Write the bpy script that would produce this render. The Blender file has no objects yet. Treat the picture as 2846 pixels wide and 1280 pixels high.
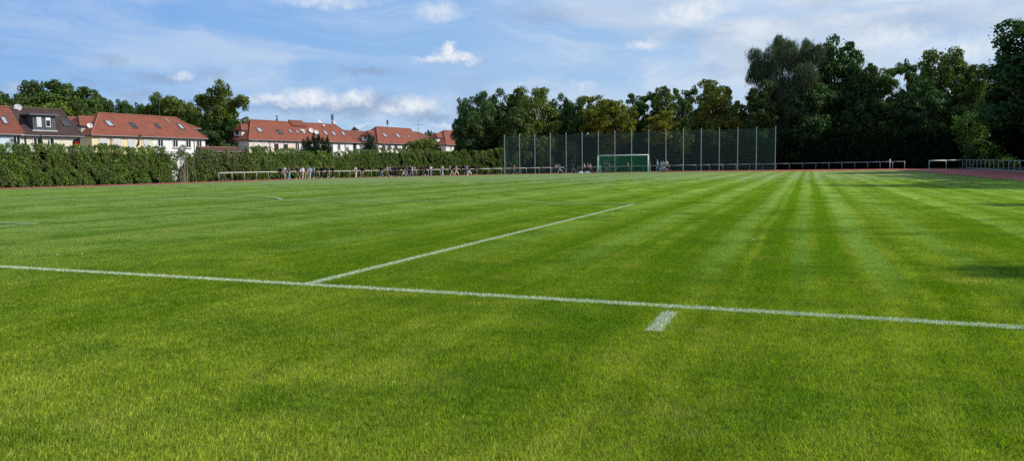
import bpy, bmesh, math, random
import numpy as np
from mathutils import Vector, Matrix

random.seed(7)
rng = np.random.default_rng(11)
scene = bpy.context.scene
COL = scene.collection
R = math.radians

# ------------------------------------------------------------------ camera
CAM = np.array([4.905, -6.794, 1.228])
YAW, PIT, ROL, FPX = -0.36327, -0.08347, -0.012, 2165.8
_fw = np.array([math.sin(YAW)*math.cos(PIT), math.cos(YAW)*math.cos(PIT), math.sin(PIT)])
_r0 = np.array([math.cos(YAW), -math.sin(YAW), 0.0])
_u0 = np.cross(_r0, _fw)
_rt = _r0*math.cos(ROL) + _u0*math.sin(ROL)
_up = -_r0*math.sin(ROL) + _u0*math.cos(ROL)

def ray(px, py):
    """direction through a point of the 2846x1280 photograph; one unit = one metre of depth"""
    return _fw + _rt*(px-1423)/FPX - _up*(py-640)/FPX

def at_depth(px, py, d):
    return CAM + ray(px, py)*d

cd = bpy.data.cameras.new('camera')
cam = bpy.data.objects.new('camera', cd)
COL.objects.link(cam)
cam.matrix_world = Matrix(((_rt[0], _up[0], -_fw[0], CAM[0]), (_rt[1], _up[1], -_fw[1], CAM[1]),
                           (_rt[2], _up[2], -_fw[2], CAM[2]), (0, 0, 0, 1)))
cd.sensor_width = 36.0
cd.lens = FPX/2846*36.0
cd.clip_start = 0.05
cd.clip_end = 6000
scene.camera = cam
scene.render.resolution_x, scene.render.resolution_y = 1024, 460

# ------------------------------------------------------------------ terrain (gently crowned pitch, measured heights)
CTL = [(-23.871, 104.4, -0.043), (-16.435, 104.4, -0.05), (-39.816, 108.0, -0.241), (-25.305, 108.0, -0.097), (-12.151, 108.0, 0.005), (0.582, 108.0, -0.02), (-65.461, 73.017, -0.345), (-65.465, 84.071, -0.365), (-64.854, 101.421, -0.429), (-52.614, 125.613, -0.425), (-27.251, 138.75, -0.228), (3.184, 132.826, -0.17), (17.915, 118.547, -0.018), (-62.164, 81.338, -0.308), (-62.165, 92.394, -0.434), (-60.574, 105.441, -0.44), (-56.34, 115.347, -0.459), (-52.125, 121.252, -0.489), (-45.79, 127.283, -0.432), (-38.558, 131.757, -0.351), (-29.775, 134.888, -0.394), (-57.669, 38.578, -0.32), (-57.663, 49.246, -0.391), (-57.664, 58.403, -0.381), (-57.665, 73.985, -0.444), (-57.458, 97.928, -0.459), (-66.165, 44.755, -0.294), (-66.167, 56.877, -0.397), (17.341, 49.341, -0.148), (17.342, 65.948, -0.16), (17.341, 85.238, -0.171), (13.973, 109.534, -0.128), (25.3, 86.722, -0.019), (25.3, 104.678, 0.028), (25.3, 119.661, 0.097), (20.463, 114.7, 0.082)]
for X in (-50, -40, -30, -20, -10, 0, 8, 15):
    for Y in (-12, 0, 10, 20, 35, 50, 65, 80):
        q = X/50.0
        CTL.append((X, Y, -0.3134*q-0.4212*q*q))
for X in (-66, 26): CTL.append((X, -12, -0.2)); CTL.append((X, 15, -0.2))
CTL = np.array(CTL)
def _U(r2): return np.where(r2 < 1e-9, 0.0, r2*np.log(np.maximum(r2, 1e-9)))
_n = len(CTL)
_K = _U(((CTL[:, None, :2]-CTL[None, :, :2])**2).sum(-1)) + np.eye(_n)*900.0
_Pm = np.hstack([np.ones((_n, 1)), CTL[:, :2]])
_A = np.vstack([np.hstack([_K, _Pm]), np.hstack([_Pm.T, np.zeros((3, 3))])])
_w = np.linalg.solve(_A, np.concatenate([CTL[:, 2], np.zeros(3)]))
def GZ(x, y):
    x = np.clip(np.atleast_1d(np.asarray(x, float)), -72, 32)
    y = np.clip(np.atleast_1d(np.asarray(y, float)), -12, 142)
    r2 = (x[:, None]-CTL[None, :, 0])**2 + (y[:, None]-CTL[None, :, 1])**2
    return _U(r2)@_w[:_n] + _w[_n] + _w[_n+1]*x + _w[_n+2]*y
def gz(x, y): return float(GZ([x], [y])[0])

# ------------------------------------------------------------------ material helpers
class NT:
    def __init__(s, tree): s.t = tree; s.n = tree.nodes; s.l = tree.links; s.n.clear()
    def new(s, typ, **kw):
        nd = s.n.new(typ)
        for k, v in kw.items(): setattr(nd, k, v)
        return nd
    def put(s, sock, v):
        if isinstance(v, bpy.types.NodeSocket): s.l.new(v, sock)
        elif v is not None:
            try: sock.default_value = v
            except Exception:
                sock.default_value = (v[0], v[1], v[2], 1.0) if hasattr(v, '__len__') else (v, v, v)
    def m(s, op, a, b=None, c=None, clamp=False):
        nd = s.new('ShaderNodeMath', operation=op); nd.use_clamp = clamp
        s.put(nd.inputs[0], a)
        if b is not None: s.put(nd.inputs[1], b)
        if c is not None: s.put(nd.inputs[2], c)
        return nd.outputs[0]
    def v(s, op, a, b=None):
        nd = s.new('ShaderNodeVectorMath', operation=op)
        s.put(nd.inputs[0], a)
        if b is not None: s.put(nd.inputs[1], b)
        return nd.outputs['Value'] if op in ('LENGTH', 'DOT_PRODUCT', 'DISTANCE') else nd.outputs[0]
    def mix(s, f, a, b, mode='MIX'):
        nd = s.new('ShaderNodeMix', data_type='RGBA', blend_type=mode); nd.clamp_factor = True
        s.put(nd.inputs[0], f); s.put(nd.inputs[6], a if not isinstance(a, tuple) else (*a[:3], 1)); s.put(nd.inputs[7], b if not isinstance(b, tuple) else (*b[:3], 1))
        return nd.outputs[2]
    def noise(s, vec, scale, detail=2.0, rough=0.5, dist=0.0, out=0):
        nd = s.new('ShaderNodeTexNoise')
        if vec is not None: s.put(nd.inputs['Vector'], vec)
        s.put(nd.inputs['Scale'], scale); s.put(nd.inputs['Detail'], detail); s.put(nd.inputs['Roughness'], rough); s.put(nd.inputs['Distortion'], dist)
        return nd.outputs[out]
    def rng(s, v, a, b, c=0.0, d=1.0, smooth=False):
        nd = s.new('ShaderNodeMapRange'); nd.clamp = True
        if smooth: nd.interpolation_type = 'SMOOTHSTEP'
        s.put(nd.inputs[0], v); s.put(nd.inputs[1], a); s.put(nd.inputs[2], b); s.put(nd.inputs[3], c); s.put(nd.inputs[4], d)
        return nd.outputs[0]
    def comb(s, x, y, z):
        nd = s.new('ShaderNodeCombineXYZ'); s.put(nd.inputs[0], x); s.put(nd.inputs[1], y); s.put(nd.inputs[2], z); return nd.outputs[0]
    def sep(s, v):
        nd = s.new('ShaderNodeSeparateXYZ'); s.put(nd.inputs[0], v); return nd.outputs
    def out(s, sh):
        o = s.new('ShaderNodeOutputMaterial'); s.l.new(sh, o.inputs[0])
    def bsdf(s, col, rough=0.7, metal=0.0, spec=0.3, normal=None):
        b = s.new('ShaderNodeBsdfPrincipled')
        s.put(b.inputs['Base Color'], col if not isinstance(col, tuple) else (*col[:3], 1)); s.put(b.inputs['Roughness'], rough); s.put(b.inputs['Metallic'], metal)
        s.put(b.inputs['Specular IOR Level'], spec)
        if normal is not None: s.l.new(normal, b.inputs['Normal'])
        return b.outputs[0]
    def bump(s, h, strength, dist):
        b = s.new('ShaderNodeBump'); s.put(b.inputs['Height'], h); s.put(b.inputs['Strength'], strength); s.put(b.inputs['Distance'], dist); return b.outputs[0]

def newmat(name):
    m = bpy.data.materials.new(name); m.use_nodes = True
    return m, NT(m.node_tree)

_mc = {}
def plain(name, col, rough=0.6, metal=0.0, spec=0.3, var=0.12, scale=3.0):
    key = (name,)
    if key in _mc: return _mc[key]
    m, t = newmat(name)
    tc = t.new('ShaderNodeTexCoord')
    n = t.noise(tc.outputs['Object'], scale, 4, 0.6)
    c = t.mix(1.0, col, t.comb(*[t.rng(n, 0.25, 0.75, 1-var, 1+var)]*3), 'MULTIPLY')
    t.out(t.bsdf(c, rough, metal, spec)); _mc[key] = m
    return m

# ------------------------------------------------------------------ mesh helpers
class MB:
    def __init__(s): s.v = []; s.f = []; s.mi = []
    def quadface(s, pts, mi=0):
        b = len(s.v); s.v += [tuple(map(float, q)) for q in pts]; s.f.append(tuple(range(b, b+len(pts)))); s.mi.append(mi)
    def box(s, c, size, mi=0, ax=None):
        ax = ax or ((1, 0, 0), (0, 1, 0), (0, 0, 1))
        X, Y, Z = [np.array(a, float)*h/2 for a, h in zip(ax, size)]; c = np.array(c, float)
        b = len(s.v)
        for k in range(8):
            s.v.append(tuple(c + (X if k & 1 else -X) + (Y if k & 2 else -Y) + (Z if k & 4 else -Z)))
        for q in ((0, 2, 3, 1), (4, 5, 7, 6), (0, 1, 5, 4), (2, 6, 7, 3), (0, 4, 6, 2), (1, 3, 7, 5)):
            s.f.append(tuple(b+i for i in q)); s.mi.append(mi)
    def bar(s, p, q, w, h=None, mi=0, up=(0, 0, 1)):
        h = h or w; p = np.array(p, float); q = np.array(q, float); d = q-p; L = np.linalg.norm(d)
        if L < 1e-6: return
        d /= L; u = np.array(up, float)
        if abs(d@u) > 0.98: u = np.array((1.0, 0, 0))
        a = np.cross(d, u); a /= np.linalg.norm(a); b2 = np.cross(a, d)
        s.box((p+q)/2, (L, w, h), mi, (d, a, b2))
    def tube(s, pts, rad, n=8, mi=0, cap=True):
        pts = [np.array(q, float) for q in pts]; rad = rad if hasattr(rad, '__len__') else [rad]*len(pts)
        rings = []
        for i, q in enumerate(pts):
            d = pts[min(i+1, len(pts)-1)]-pts[max(i-1, 0)]; d = d/np.linalg.norm(d)
            u = np.array((0, 0, 1.0)) if abs(d[2]) < 0.9 else np.array((1.0, 0, 0))
            a = np.cross(d, u); a /= np.linalg.norm(a); b = np.cross(d, a)
            r = []
            for k in range(n):
                t = 2*math.pi*k/n; r.append(len(s.v)); s.v.append(tuple(q+rad[i]*(a*math.cos(t)+b*math.sin(t))))
            rings.append(r)
        for i in range(len(rings)-1):
            for k in range(n):
                s.f.append((rings[i][k], rings[i][(k+1) % n], rings[i+1][(k+1) % n], rings[i+1][k])); s.mi.append(mi)
        if cap:
            s.f.append(tuple(rings[0][::-1])); s.mi.append(mi); s.f.append(tuple(rings[-1])); s.mi.append(mi)
    def mesh(s, name, mats, smooth=False):
        me = bpy.data.meshes.new(name); me.from_pydata(s.v, [], s.f)
        for m in (mats if isinstance(mats, (list, tuple)) else [mats]): me.materials.append(m)
        me.polygons.foreach_set('material_index', s.mi)
        if smooth: me.polygons.foreach_set('use_smooth', [True]*len(me.polygons))
        me.update(); return me
    def obj(s, name, mats, parent=None, smooth=False):
        return link(name, s.mesh(name, mats, smooth), parent)

def link(name, me, parent=None, loc=None, rz=0):
    o = bpy.data.objects.new(name, me); COL.objects.link(o)
    if parent: o.parent = parent
    if loc is not None: o.location = loc
    if rz: o.rotation_euler = (0, 0, rz)
    return o
def tag(o, label=None, cat=None, group=None, kind=None):
    if label: o['label'] = label
    if cat: o['category'] = cat
    if group: o['group'] = group
    if kind: o['kind'] = kind
    return o
def thing(name, label, cat, loc=(0, 0, 0), rz=0, group=None):
    return tag(link(name, None, None, loc, rz), label, cat, group)

def quads_mesh(name, V, mat):
    """V: (n,4,3) array of separate quads"""
    n = len(V); me = bpy.data.meshes.new(name)
    me.vertices.add(n*4); me.vertices.foreach_set('co', V.reshape(-1).astype(np.float32))
    me.loops.add(n*4); me.loops.foreach_set('vertex_index', np.arange(n*4, dtype=np.int32))
    me.polygons.add(n); me.polygons.foreach_set('loop_start', np.arange(0, n*4, 4, dtype=np.int32))
    me.polygons.foreach_set('loop_total', np.full(n, 4, dtype=np.int32))
    me.update(calc_edges=True)
    if mat: me.materials.append(mat)
    return me

# ------------------------------------------------------------------ world and sun
SUN_AZ = R(71)      # clockwise from +y (the pitch's long axis)
SUN_EL = R(41)
w = bpy.data.worlds.new('World'); scene.world = w; w.use_nodes = True
t = NT(w.node_tree)
sky = t.new('ShaderNodeTexSky', sky_type='NISHITA')
sky.sun_disc = False; sky.sun_elevation = SUN_EL; sky.sun_rotation = SUN_AZ
sky.air_density = 1.0; sky.dust_density = 0.6; sky.ozone_density = 1.6
tc = t.new('ShaderNodeTexCoord'); D = tc.outputs['Generated']
dx, dy, dz = t.sep(D)
az = t.m('ARCTAN2', dx, dy); el = t.m('ARCSINE', dz)
AE = t.comb(az, el, 0.0)
def px_ae(px, py):
    d = ray(px, py); d = d/np.linalg.norm(d)
    return math.atan2(d[0], d[1]), math.asin(d[2])
elc = t.rng(el, 0.0, 0.24)
azr = t.rng(az, -0.95, 0.22)
# clear air: deeper blue high up and to the left
low = t.mix(azr, (0.37, 0.58, 0.83), (0.50, 0.69, 0.88))
high = t.mix(azr, (0.145, 0.375, 0.84), (0.39, 0.605, 0.88))
air = t.mix(t.m('POWER', elc, 0.75), low, high)
up = t.rng(el, 0.3, 1.3)
air = t.mix(up, air, (0.10, 0.22, 0.55))
nis = t.v('MULTIPLY', sky.outputs[0], (0.085, 0.085, 0.09))
base = t.mix(0.9, nis, air)
# thin veils
skew = t.v('ADD', AE, t.comb(t.m('MULTIPLY', el, 2.2), 0.0, 0.0))
veil_v = t.v('MULTIPLY', skew, (3.2, 15.0, 1.0))
warp = t.v('ADD', veil_v, t.v('SCALE', t.noise(AE, 6.0, 3, 0.5, out=1), None))
n1 = t.noise(warp, 1.0, 5, 0.62, 0.6)
vf = t.m('MULTIPLY', t.rng(n1, 0.38, 0.70, smooth=True), t.rng(azr, 0.0, 0.9, 0.42, 0.75))
base = t.mix(vf, base, (0.66, 0.75, 0.88))
# thicker cloud layer on the right
rv = t.v('MULTIPLY', AE, (5.0, 14.0, 1.0))
n2 = t.noise(rv, 1.0, 6, 0.6, 0.9)
rm = t.m('MULTIPLY', t.rng(azr, 0.38, 0.88, smooth=True), t.rng(el, 0.02, 0.13, 0.25, 1.0))
rf = t.m('MULTIPLY', t.rng(n2, 0.36, 0.62, smooth=True), rm)
n3 = t.noise(t.v('ADD', rv, (3.1, 0.35, 0.0)), 1.3, 5, 0.6, 0.5)
rcol = t.mix(t.rng(n3, 0.38, 0.62), (0.50, 0.60, 0.74), (0.80, 0.85, 0.92))
base = t.mix(t.m('MULTIPLY', rf, 0.92), base, rcol)
# cumulus
dn = t.v('SUBTRACT', t.noise(AE, 26.0, 5, 0.62, out=1), (0.5, 0.5, 0.5))
dn2 = t.v('SUBTRACT', t.noise(AE, 85.0, 4, 0.65, out=1), (0.5, 0.5, 0.5))
AEd = t.v('ADD', AE, t.v('ADD', t.v('MULTIPLY', dn, (0.036, 0.020, 0.0)), t.v('MULTIPLY', dn2, (0.03, 0.021, 0.0))))
def blobs(lst, soft=0.1):
    tot = None
    for (px, py, wpx, hpx, dens) in lst:
        a, e = px_ae(px, py)
        q = t.v('SUBTRACT', AEd, (a, e, 0.0))
        q = t.v('MULTIPLY', q, (FPX/wpx, FPX/hpx, 0.0))
        k = t.rng(t.v('LENGTH', q), 1.0, soft, 0.0, dens, smooth=True)
        tot = k if tot is None else t.m('MAXIMUM', tot, k)
    return tot
grey = blobs([(1000, 296, 290, 44, .9), (800, 294, 150, 30, .8), (1180, 322, 130, 26, .8), (1300, 240, 150, 60, .25), (1020, 198, 120, 18, .75), (450, 216, 120, 22, .65), (600, 208, 60, 26, .5), (310, 165, 50, 22, .5), (380, 262, 75, 26, .55), (1275, 168, 120, 22, .5), (235, 235, 60, 18, .4), (5, 130, 30, 18, .5), (20, 245, 90, 22, .4), (2050, 190, 160, 40, .3), (1500, 40, 180, 40, .4), (1950, 95, 190, 26, .3), (2550, 60, 200, 60, .4), (1300, 300, 90, 40, .4)])
base = t.mix(t.m('MULTIPLY', grey, 0.9), base, (0.28, 0.385, 0.58))
white = blobs([(865, 268, 105, 36, 1.0), (768, 274, 60, 26, .9), (800, 290, 90, 16, .5), (990, 272, 90, 32, .85), (930, 285, 80, 22, .6), (1155, 293, 92, 42, .95), (1090, 305, 80, 24, .7), (1243, 146, 42, 34, 1.0), (1262, 160, 90, 28, .95), (1300, 164, 70, 20, .85), (1205, 166, 62, 16, .8), (700, 280, 60, 18, .5), (840, 262, 60, 30, .9), (905, 270, 60, 26, .8), (1020, 262, 50, 24, .7), (505, 210, 45, 16, .65), (1215, 30, 80, 40, .65), (900, 2, 200, 26, .6), (1920, 38, 110, 40, .85), (1860, 50, 60, 26, .6), (1790, 122, 60, 20, .7), (1980, 20, 120, 30, .5), (2480, 95, 160, 40, .6), (2700, 140, 150, 50, .6), (2330, 60, 120, 30, .35), (1240, 345, 60, 14, .5), (1010, 352, 50, 10, .5), (1620, 235, 60, 14, .35), (60, 250, 60, 20, .35)], 0.0)
shade = t.rng(t.noise(AE, 60.0, 5, 0.6), 0.35, 0.65)
base = t.mix(white, base, t.mix(shade, (0.70, 0.77, 0.88), (0.93, 0.95, 0.97)))
bg = t.new('ShaderNodeBackground'); t.l.new(base, bg.inputs[0]); bg.inputs[1].default_value = 1.0
ow = t.new('ShaderNodeOutputWorld'); t.l.new(bg.outputs[0], ow.inputs[0])

sl = bpy.data.lights.new('sun', 'SUN'); sl.energy = 4.6; sl.angle = R(0.53); sl.color = (1.0, 0.95, 0.87)
so = bpy.data.objects.new('sun', sl); COL.objects.link(so)
sd = Vector((math.sin(SUN_AZ)*math.cos(SUN_EL), math.cos(SUN_AZ)*math.cos(SUN_EL), math.sin(SUN_EL)))
so.rotation_euler = sd.to_track_quat('Z', 'Y').to_euler(); so.location = (30, 20, 60)

# ------------------------------------------------------------------ grass colour as a function of place
LINES = [(-20.2, 33.3, 0.0, 0.06), (0.0, 0.06, 8.25, 8.31), (-20.16, 20.22, 16.5, 0.06), (3.84, 0.055, -0.66, 0.39), (-11.0, 0.06, 2.75, 2.81), (-20.16, 9.2, 5.5, 0.06)]
def grass_colour(t, lines=True, blade=False):
    geo = t.new('ShaderNodeNewGeometry'); P = geo.outputs['Position']
    x, y, z = t.sep(P)
    wob = t.m('MULTIPLY', t.m('SUBTRACT', t.noise(P, 0.12, 2), 0.5), 0.5)
    xs = t.m('ADD', x, wob)
    def prof(scale, off):   # mowing bands run along the pitch
        return t.noise(t.comb(t.m('ADD', t.m('MULTIPLY', xs, scale), off), t.m('MULTIPLY', y, 0.012), 0.0), 1.0, 2.0, 0.6)
    b1 = prof(1.0, 3.0); b2 = prof(3.0, 11.0)
    big = t.noise(P, 0.16, 3, 0.6)
    mid = t.noise(t.comb(x, t.m('MULTIPLY', y, 0.8), 0.0), 1.1, 5, 0.65, 0.4)
    fine = t.noise(P, 9.0, 4, 0.7)
    lush = (0.090, 0.143, 0.002); pale = (0.205, 0.242, 0.028); grey = (0.178, 0.240, 0.092)
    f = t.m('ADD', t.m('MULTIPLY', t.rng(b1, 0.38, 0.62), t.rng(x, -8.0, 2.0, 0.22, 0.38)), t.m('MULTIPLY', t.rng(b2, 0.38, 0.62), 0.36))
    f = t.m('ADD', f, t.m('MULTIPLY', t.m('SUBTRACT', mid, 0.5), t.rng(y, 2.0, 25.0, 1.9, 0.9)))
    f = t.m('ADD', f, t.m('MULTIPLY', t.m('SUBTRACT', big, 0.5), 1.0))
    f = t.m('ADD', f, t.rng(y, 3.0, 45.0, -0.02, 0.2))
    f = t.m('ADD', f, t.m('MULTIPLY', t.rng(y, -2.3, -4.2, 0.0, 0.55), t.rng(x, 4.8, 2.2, 0.25, 1.0)))
    col = t.mix(t.m('MAXIMUM', f, 0.0), lush, pale)
    # bands cut towards the camera on the left: their greyer sheen is painted in
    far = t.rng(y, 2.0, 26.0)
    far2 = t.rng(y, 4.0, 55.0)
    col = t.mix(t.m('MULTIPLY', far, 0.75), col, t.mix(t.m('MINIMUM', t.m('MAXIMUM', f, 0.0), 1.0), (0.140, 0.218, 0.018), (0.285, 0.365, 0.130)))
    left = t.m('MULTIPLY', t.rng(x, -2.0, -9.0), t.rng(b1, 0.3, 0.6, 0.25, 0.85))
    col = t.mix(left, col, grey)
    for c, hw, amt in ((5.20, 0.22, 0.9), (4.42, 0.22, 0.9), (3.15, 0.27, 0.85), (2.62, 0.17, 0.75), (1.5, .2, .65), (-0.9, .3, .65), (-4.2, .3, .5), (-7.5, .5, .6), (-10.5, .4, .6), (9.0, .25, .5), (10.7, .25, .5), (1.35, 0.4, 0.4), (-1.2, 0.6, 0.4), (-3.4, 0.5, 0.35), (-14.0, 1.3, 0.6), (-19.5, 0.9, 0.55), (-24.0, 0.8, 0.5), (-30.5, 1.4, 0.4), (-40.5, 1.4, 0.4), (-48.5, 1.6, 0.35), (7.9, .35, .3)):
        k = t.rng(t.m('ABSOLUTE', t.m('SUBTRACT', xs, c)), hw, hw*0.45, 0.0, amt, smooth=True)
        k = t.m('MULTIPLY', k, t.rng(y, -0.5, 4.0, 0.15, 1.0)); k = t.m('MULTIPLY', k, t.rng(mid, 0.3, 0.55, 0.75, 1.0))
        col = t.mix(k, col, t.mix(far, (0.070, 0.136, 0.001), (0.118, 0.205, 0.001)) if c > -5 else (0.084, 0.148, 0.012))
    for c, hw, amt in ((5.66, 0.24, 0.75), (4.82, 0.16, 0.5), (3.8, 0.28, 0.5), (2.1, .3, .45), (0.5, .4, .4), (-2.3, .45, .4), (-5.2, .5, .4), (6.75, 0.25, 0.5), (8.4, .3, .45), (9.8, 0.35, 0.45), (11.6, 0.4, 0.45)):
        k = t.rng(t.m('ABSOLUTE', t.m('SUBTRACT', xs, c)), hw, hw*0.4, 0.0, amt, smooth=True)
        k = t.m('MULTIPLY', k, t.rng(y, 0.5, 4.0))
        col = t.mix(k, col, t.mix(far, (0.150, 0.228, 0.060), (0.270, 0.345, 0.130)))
    dry = t.rng(t.noise(P, 1.3, 6, 0.75), 0.54, 0.72, 0.0, 0.7)
    col = t.mix(dry, col, (0.20, 0.200, 0.050))
    deep = t.rng(t.noise(t.v('ADD', P, (31.0, 7.0, 0.0)), 0.75, 5, 0.7), 0.48, 0.64, 0.0, 0.72)
    col = t.mix(deep, col, (0.062, 0.125, 0.006))
    col = t.mix(1.0, col, t.comb(*[t.rng(fine, 0.3, 0.7, 0.82, 1.18)]*3), 'MULTIPLY')
    if blade:
        rnd = geo.outputs['Random Per Island']
        col = t.mix(1.0, col, t.comb(*[t.rng(rnd, 0.0, 1.0, 1.0, 2.85)]*3), 'MULTIPLY')
        col = t.mix(t.rng(rnd, 0.90, 1.0, 0.0, 0.5), col, (0.34, 0.34, 0.12))
        tot = None
        jit = t.m('MULTIPLY', t.m('SUBTRACT', t.noise(P, 30.0, 2), 0.5), 0.06)
        xj = t.m('ADD', x, jit); yj = t.m('ADD', y, jit)
        for cx, hx, cy, hy in LINES:
            a = t.m('LESS_THAN', t.m('ABSOLUTE', t.m('SUBTRACT', xj, cx)), hx)
            b = t.m('LESS_THAN', t.m('ABSOLUTE', t.m('SUBTRACT', yj, cy)), hy)
            k = t.m('MULTIPLY', a, b); tot = k if tot is None else t.m('MAXIMUM', tot, k)
        # only the tips of most blades took the paint
        col = t.mix(t.m('MULTIPLY', tot, t.rng(rnd, 0.1, 0.5, 0.35, 0.95)), col, (0.66, 0.72, 0.62))
    return col, P, fine, mid

m_ground, t = newmat('turf_soil')
col, P, fine, mid = grass_colour(t)
bn = t.noise(P, 55.0, 4, 0.7)
geo = t.new('ShaderNodeNewGeometry')
bm_ = t.bump(t.m('ADD', bn, t.m('MULTIPLY', t.noise(P, 260.0, 2, 0.7), 0.6)), 0.8, 0.02)
colg = t.mix(1.0, col, t.comb(*[t.rng(bn, 0.3, 0.7, 0.72, 1.2)]*3), 'MULTIPLY')
gx_, gy_, gz_ = t.sep(P)
xo = t.m('SUBTRACT', gx_, -20.16); yo = t.m('MAXIMUM', t.m('SUBTRACT', gy_, 94.0), 0.0)
ro = t.m('SQRT', t.m('ADD', t.m('MULTIPLY', xo, xo), t.m('MULTIPLY', yo, yo)))
litter = t.mix(bn, (0.018, 0.014, 0.009), (0.05, 0.045, 0.025))
colg = t.mix(t.rng(ro, 45.6, 46.6), colg, litter)
t.out(t.bsdf(colg, 0.9, 0, 0.1, bm_))

m_blade, t = newmat('grass_blade')
col, P, fine, mid = grass_colour(t, blade=True)
d1 = t.new('ShaderNodeBsdfDiffuse'); t.l.new(col, d1.inputs[0])
d2 = t.new('ShaderNodeBsdfTranslucent'); t.l.new(t.mix(1.0, col, (1.12, 1.25, 0.35), 'MULTIPLY'), d2.inputs[0])
d3 = t.new('ShaderNodeBsdfGlossy'); d3.inputs['Roughness'].default_value = 0.45; d3.inputs[0].default_value = (0.9, 1, 0.8, 1)
mx = t.new('ShaderNodeMixShader'); mx.inputs[0].default_value = 0.38; t.l.new(d1.outputs[0], mx.inputs[1]); t.l.new(d2.outputs[0], mx.inputs[2])
mx2 = t.new('ShaderNodeMixShader'); mx2.inputs[0].default_value = 0.012; t.l.new(mx.outputs[0], mx2.inputs[1]); t.l.new(d3.outputs[0], mx2.inputs[2])
t.out(mx2.outputs[0])

# ------------------------------------------------------------------ ground sheet
xs = np.concatenate([np.array([-1800, -900, -400, -200, -120, -90]), np.arange(-78, 36, 1.5), np.array([45, 70, 120, 220, 500, 1000, 1800])])
ys = np.concatenate([np.array([-600, -200, -80, -40]), np.arange(-24, 150, 1.5), np.array([160, 200, 300, 500, 900, 1600, 2600])])
GX, GY = np.meshgrid(xs, ys)
def gflat(X, Y): return GZ(X.ravel(), Y.ravel()).reshape(X.shape)
Zg = gflat(GX, GY)
V = np.stack([GX, GY, Zg], -1).reshape(-1, 3)
nx, ny = len(xs), len(ys)
F = [(j*nx+i, j*nx+i+1, (j+1)*nx+i+1, (j+1)*nx+i) for j in range(ny-1) for i in range(nx-1)]
me = bpy.data.meshes.new('ground'); me.from_pydata(V.tolist(), [], F); me.materials.append(m_ground)
me.polygons.foreach_set('use_smooth', [True]*len(me.polygons))
tag(link('ground', me), kind='structure')
def ground_interp(x, y):
    """height of the ground mesh itself (bilinear in its grid)"""
    x = np.atleast_1d(np.asarray(x, float)); y = np.atleast_1d(np.asarray(y, float))
    i = np.clip(np.searchsorted(xs, x)-1, 0, nx-2); j = np.clip(np.searchsorted(ys, y)-1, 0, ny-2)
    u = (x-xs[i])/(xs[i+1]-xs[i]); v = (y-ys[j])/(ys[j+1]-ys[j])
    return Zg[j, i]*(1-u)*(1-v)+Zg[j, i+1]*u*(1-v)+Zg[j+1, i]*(1-u)*v+Zg[j+1, i+1]*u*v

# ------------------------------------------------------------------ grass blades near the camera
def blades_array(n, area, r, hmin, hmax, wd):
    p = np.zeros((n, 3)); p[:, :2] = area(n, r)
    h = r.uniform(hmin, hmax, n); a = r.uniform(0, 2*np.pi, n); ln = r.uniform(0.1, 0.75, n)
    lean = np.stack([np.cos(a)*ln*h, np.sin(a)*ln*h, h], -1)
    b = a + r.uniform(0.8, 2.3, n); sd_ = np.stack([np.cos(b), np.sin(b), np.zeros(n)], -1)*wd*r.uniform(0.6, 1.2, n)[:, None]
    mid_ = p + lean*np.array([0.35, 0.35, 0.6]); tip = p+lean
    return np.stack([p-sd_, p+sd_, mid_+sd_*0.8, tip], 1)     # kite-like blade
allV = []; kinds = []
PS = 0.5
for k in range(3):
    r = np.random.default_rng(100+k)
    A = blades_array(4200, lambda n, r: r.uniform(-PS/2-0.02, PS/2+0.02, (n, 2)), r, 0.012, 0.032, 0.0015)
    allV.append(A); kinds += [k+1]*len(A)
BV = np.concatenate(allV)
gm = quads_mesh('grass', BV, m_blade)
# instance sites: only where the view can see blades as blades
sx = []; sk = []
gxx, gyy = np.meshgrid(np.arange(-58, 30, PS), np.arange(-14, 62, PS))
for X, Y in zip(gxx.ravel(), gyy.ravel()):
    d = np.array([X, Y, 0])-CAM; dep = d@_fw
    rad_ = math.hypot(d[0], d[1])
    if rad_ > 15 and (dep < 0.6 or dep > 62 or abs((d@_rt)/dep) > 0.95+2.0/dep): continue
    if dep > 34 and random.random() < ((dep-34)/28)**.8: continue
    sx.append((X+random.uniform(-.03, .03), Y+random.uniform(-.03, .03)))
random.seed(29)
sx = np.array(sx); sz = ground_interp(sx[:, 0], sx[:, 1])
n0 = len(gm.vertices); ns = len(sx)
gm.vertices.add(ns)
co = np.zeros((n0+ns)*3, np.float32); gm.vertices.foreach_get('co', co)
co = co.reshape(-1, 3); co[n0:, :2] = sx; co[n0:, 2] = sz; gm.vertices.foreach_set('co', co.reshape(-1))
at = gm.attributes.new('patch', 'INT', 'POINT')
kv = np.concatenate([np.repeat(np.array(kinds, np.int32), 4), -(np.random.default_rng(5).integers(1, 4, ns)).astype(np.int32)])
at.data.foreach_set('value', kv)
at = gm.attributes.new('turn', 'FLOAT', 'POINT')
at.data.foreach_set('value', np.concatenate([np.zeros(n0), np.random.default_rng(6).integers(0, 4, ns)*math.pi/2]).astype(np.float32))
gm.update()
grass = link('grass', gm); tag(grass, 'short mown green grass of the pitch nearest the camera', 'grass', kind='stuff')
ng = bpy.data.node_groups.new('grass_patches', 'GeometryNodeTree')
ng.interface.new_socket('Geometry', in_out='INPUT', socket_type='NodeSocketGeometry')
ng.interface.new_socket('Geometry', in_out='OUTPUT', socket_type='NodeSocketGeometry')
N = ng.nodes; Lk = ng.links
gi = N.new('NodeGroupInput'); go = N.new('NodeGroupOutput'); jn = N.new('GeometryNodeJoinGeometry')
pa = N.new('GeometryNodeInputNamedAttribute'); pa.data_type = 'INT'; pa.inputs[0].default_value = 'patch'
ta = N.new('GeometryNodeInputNamedAttribute'); ta.data_type = 'FLOAT'; ta.inputs[0].default_value = 'turn'
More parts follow.
